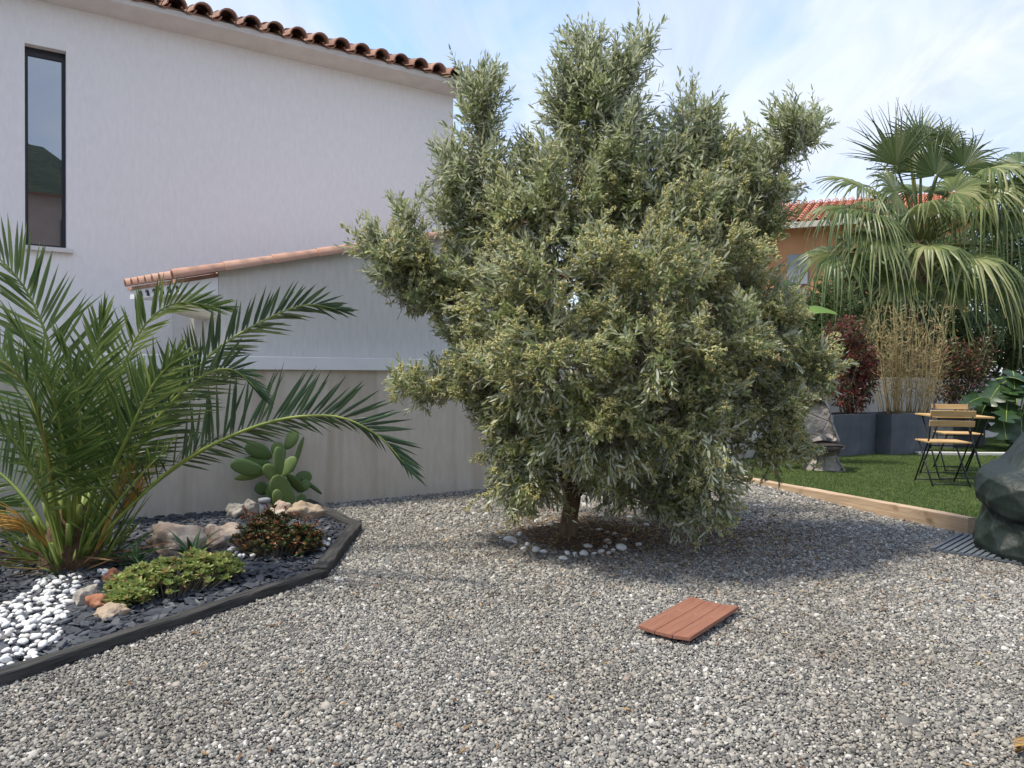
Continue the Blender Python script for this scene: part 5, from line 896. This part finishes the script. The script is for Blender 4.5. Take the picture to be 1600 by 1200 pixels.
b = at(1380, 600, 17); tree('broadleaf_tree', 'green leafy tree showing between the fan palm stems', (b[0], b[1], 0), tcells([(1370, 400, 17, 70, 50, 1.0), (1420, 430, 17, 80, 60, 1.0), (1340, 450, 17, 60, 45, .9), (1470, 420, 17, 60, 60, 1.0)]), 9000, .13, m_tree, 51)
b = at(1570, 600, 18); tree('broadleaf_tree', 'tall dark leafy tree behind the fan palm at the right edge', (b[0], b[1], 0), tcells([(1560, 370, 18, 45, 40, .9), (1610, 330, 18, 55, 40, 1.0), (1600, 420, 18, 80, 60, 1.1), (1540, 430, 18, 60, 50, 1.0)]), 9000, .13, m_tree, 52)
b = at(1560, 600, 15.4); tree('broadleaf_tree', 'dense low dark green tree above the wall at the right edge', (b[0], b[1], 0), tcells([(1500, 530, 15.2, 50, 45, .6), (1560, 520, 15.4, 60, 50, .7), (1620, 520, 15.6, 60, 60, .8), (1400, 540, 14.6, 60, 40, .5), (1330, 520, 14.0, 50, 45, .4), (1450, 500, 15, 60, 50, .6), (1480, 575, 15.0, 60, 30, .4), (1560, 580, 15.4, 60, 30, .4), (1390, 575, 14.2, 60, 30, .4)]), 15000, .11, m_tree, 53)
b = at(1097, 600, 21); tree('cypress_tree', 'dark cypress top glimpsed through the upper right of the olive', (b[0], b[1], 0), tcells([(1097, 255, 21, 20, 36, .5), (1097, 330, 21, 30, 60, .6), (1097, 430, 21, 34, 80, .7)]), 9000, .08, m_cyp, 54)
b = at(1240, 600, 15); tree('broadleaf_tree', 'low green tree behind the wall under the orange house', (b[0], b[1], 0), tcells([(1240, 500, 15, 70, 45, .7), (1170, 510, 15, 60, 50, .7), (1300, 480, 15, 40, 40, .6), (1290, 540, 14, 50, 40, .5)]), 8000, .10, m_tree, 55)

# ------------------------------------------------------------------ opposite side of the street, seen in the window pane
root = thing('pink_house', 'pinkish house with dark shutters mirrored in the narrow window', 'house', (9.2, -9.3, 0), math.atan2(.55, .83))
MB().box(-9, 9, -8, 0, 0, 7.1).build('wall', m_pink, root); obj('roof', [(-9.4, .5, 7.1), (9.4, .5, 7.1), (9.4, -4, 7.5), (-9.4, -4, 7.5), (9.4, -8.5, 7.1), (-9.4, -8.5, 7.1)], [(1, 0, 3, 2), (2, 3, 5, 4), (0, 5, 3), (1, 2, 4), (0, 1, 4, 5)], m_tilefar, root)
for x in (-6, -3, -.35, 3, 6): wn = MB().box(x - .5, x + .5, .003, .05, 4.7, 6.3).build('window', m_shut, root); MB().box(x - .48, x - .02, .052, .09, 4.72, 6.28).build('shutter', m_shut, wn); MB().box(x + .02, x + .48, .052, .09, 4.72, 6.28).build('shutter', m_shut, wn)
V = []; nh = 170
for j in range(14):
    for i in range(nh):
        x = -330 + 700 * i / (nh - 1); d_ = 110 + 25 * j; h = (98 * math.sin(math.pi * min(1, j / 9) / 2) * (.75 + .25 * math.sin(x * .013 + 1)) + 7 * mnoise.noise(Vector((x * .03, j * .4, 0))) + 3.2 * mnoise.noise(Vector((x * .16, j * 2.0, 4)))) if j else -1
        V.append((x + d_ * .3, -d_, h))
tag(obj('hill', V, [(j * nh + i + 1, j * nh + i, (j + 1) * nh + i, (j + 1) * nh + i + 1) for j in range(13) for i in range(nh - 1)], m_hill, None, True), kind='structure')
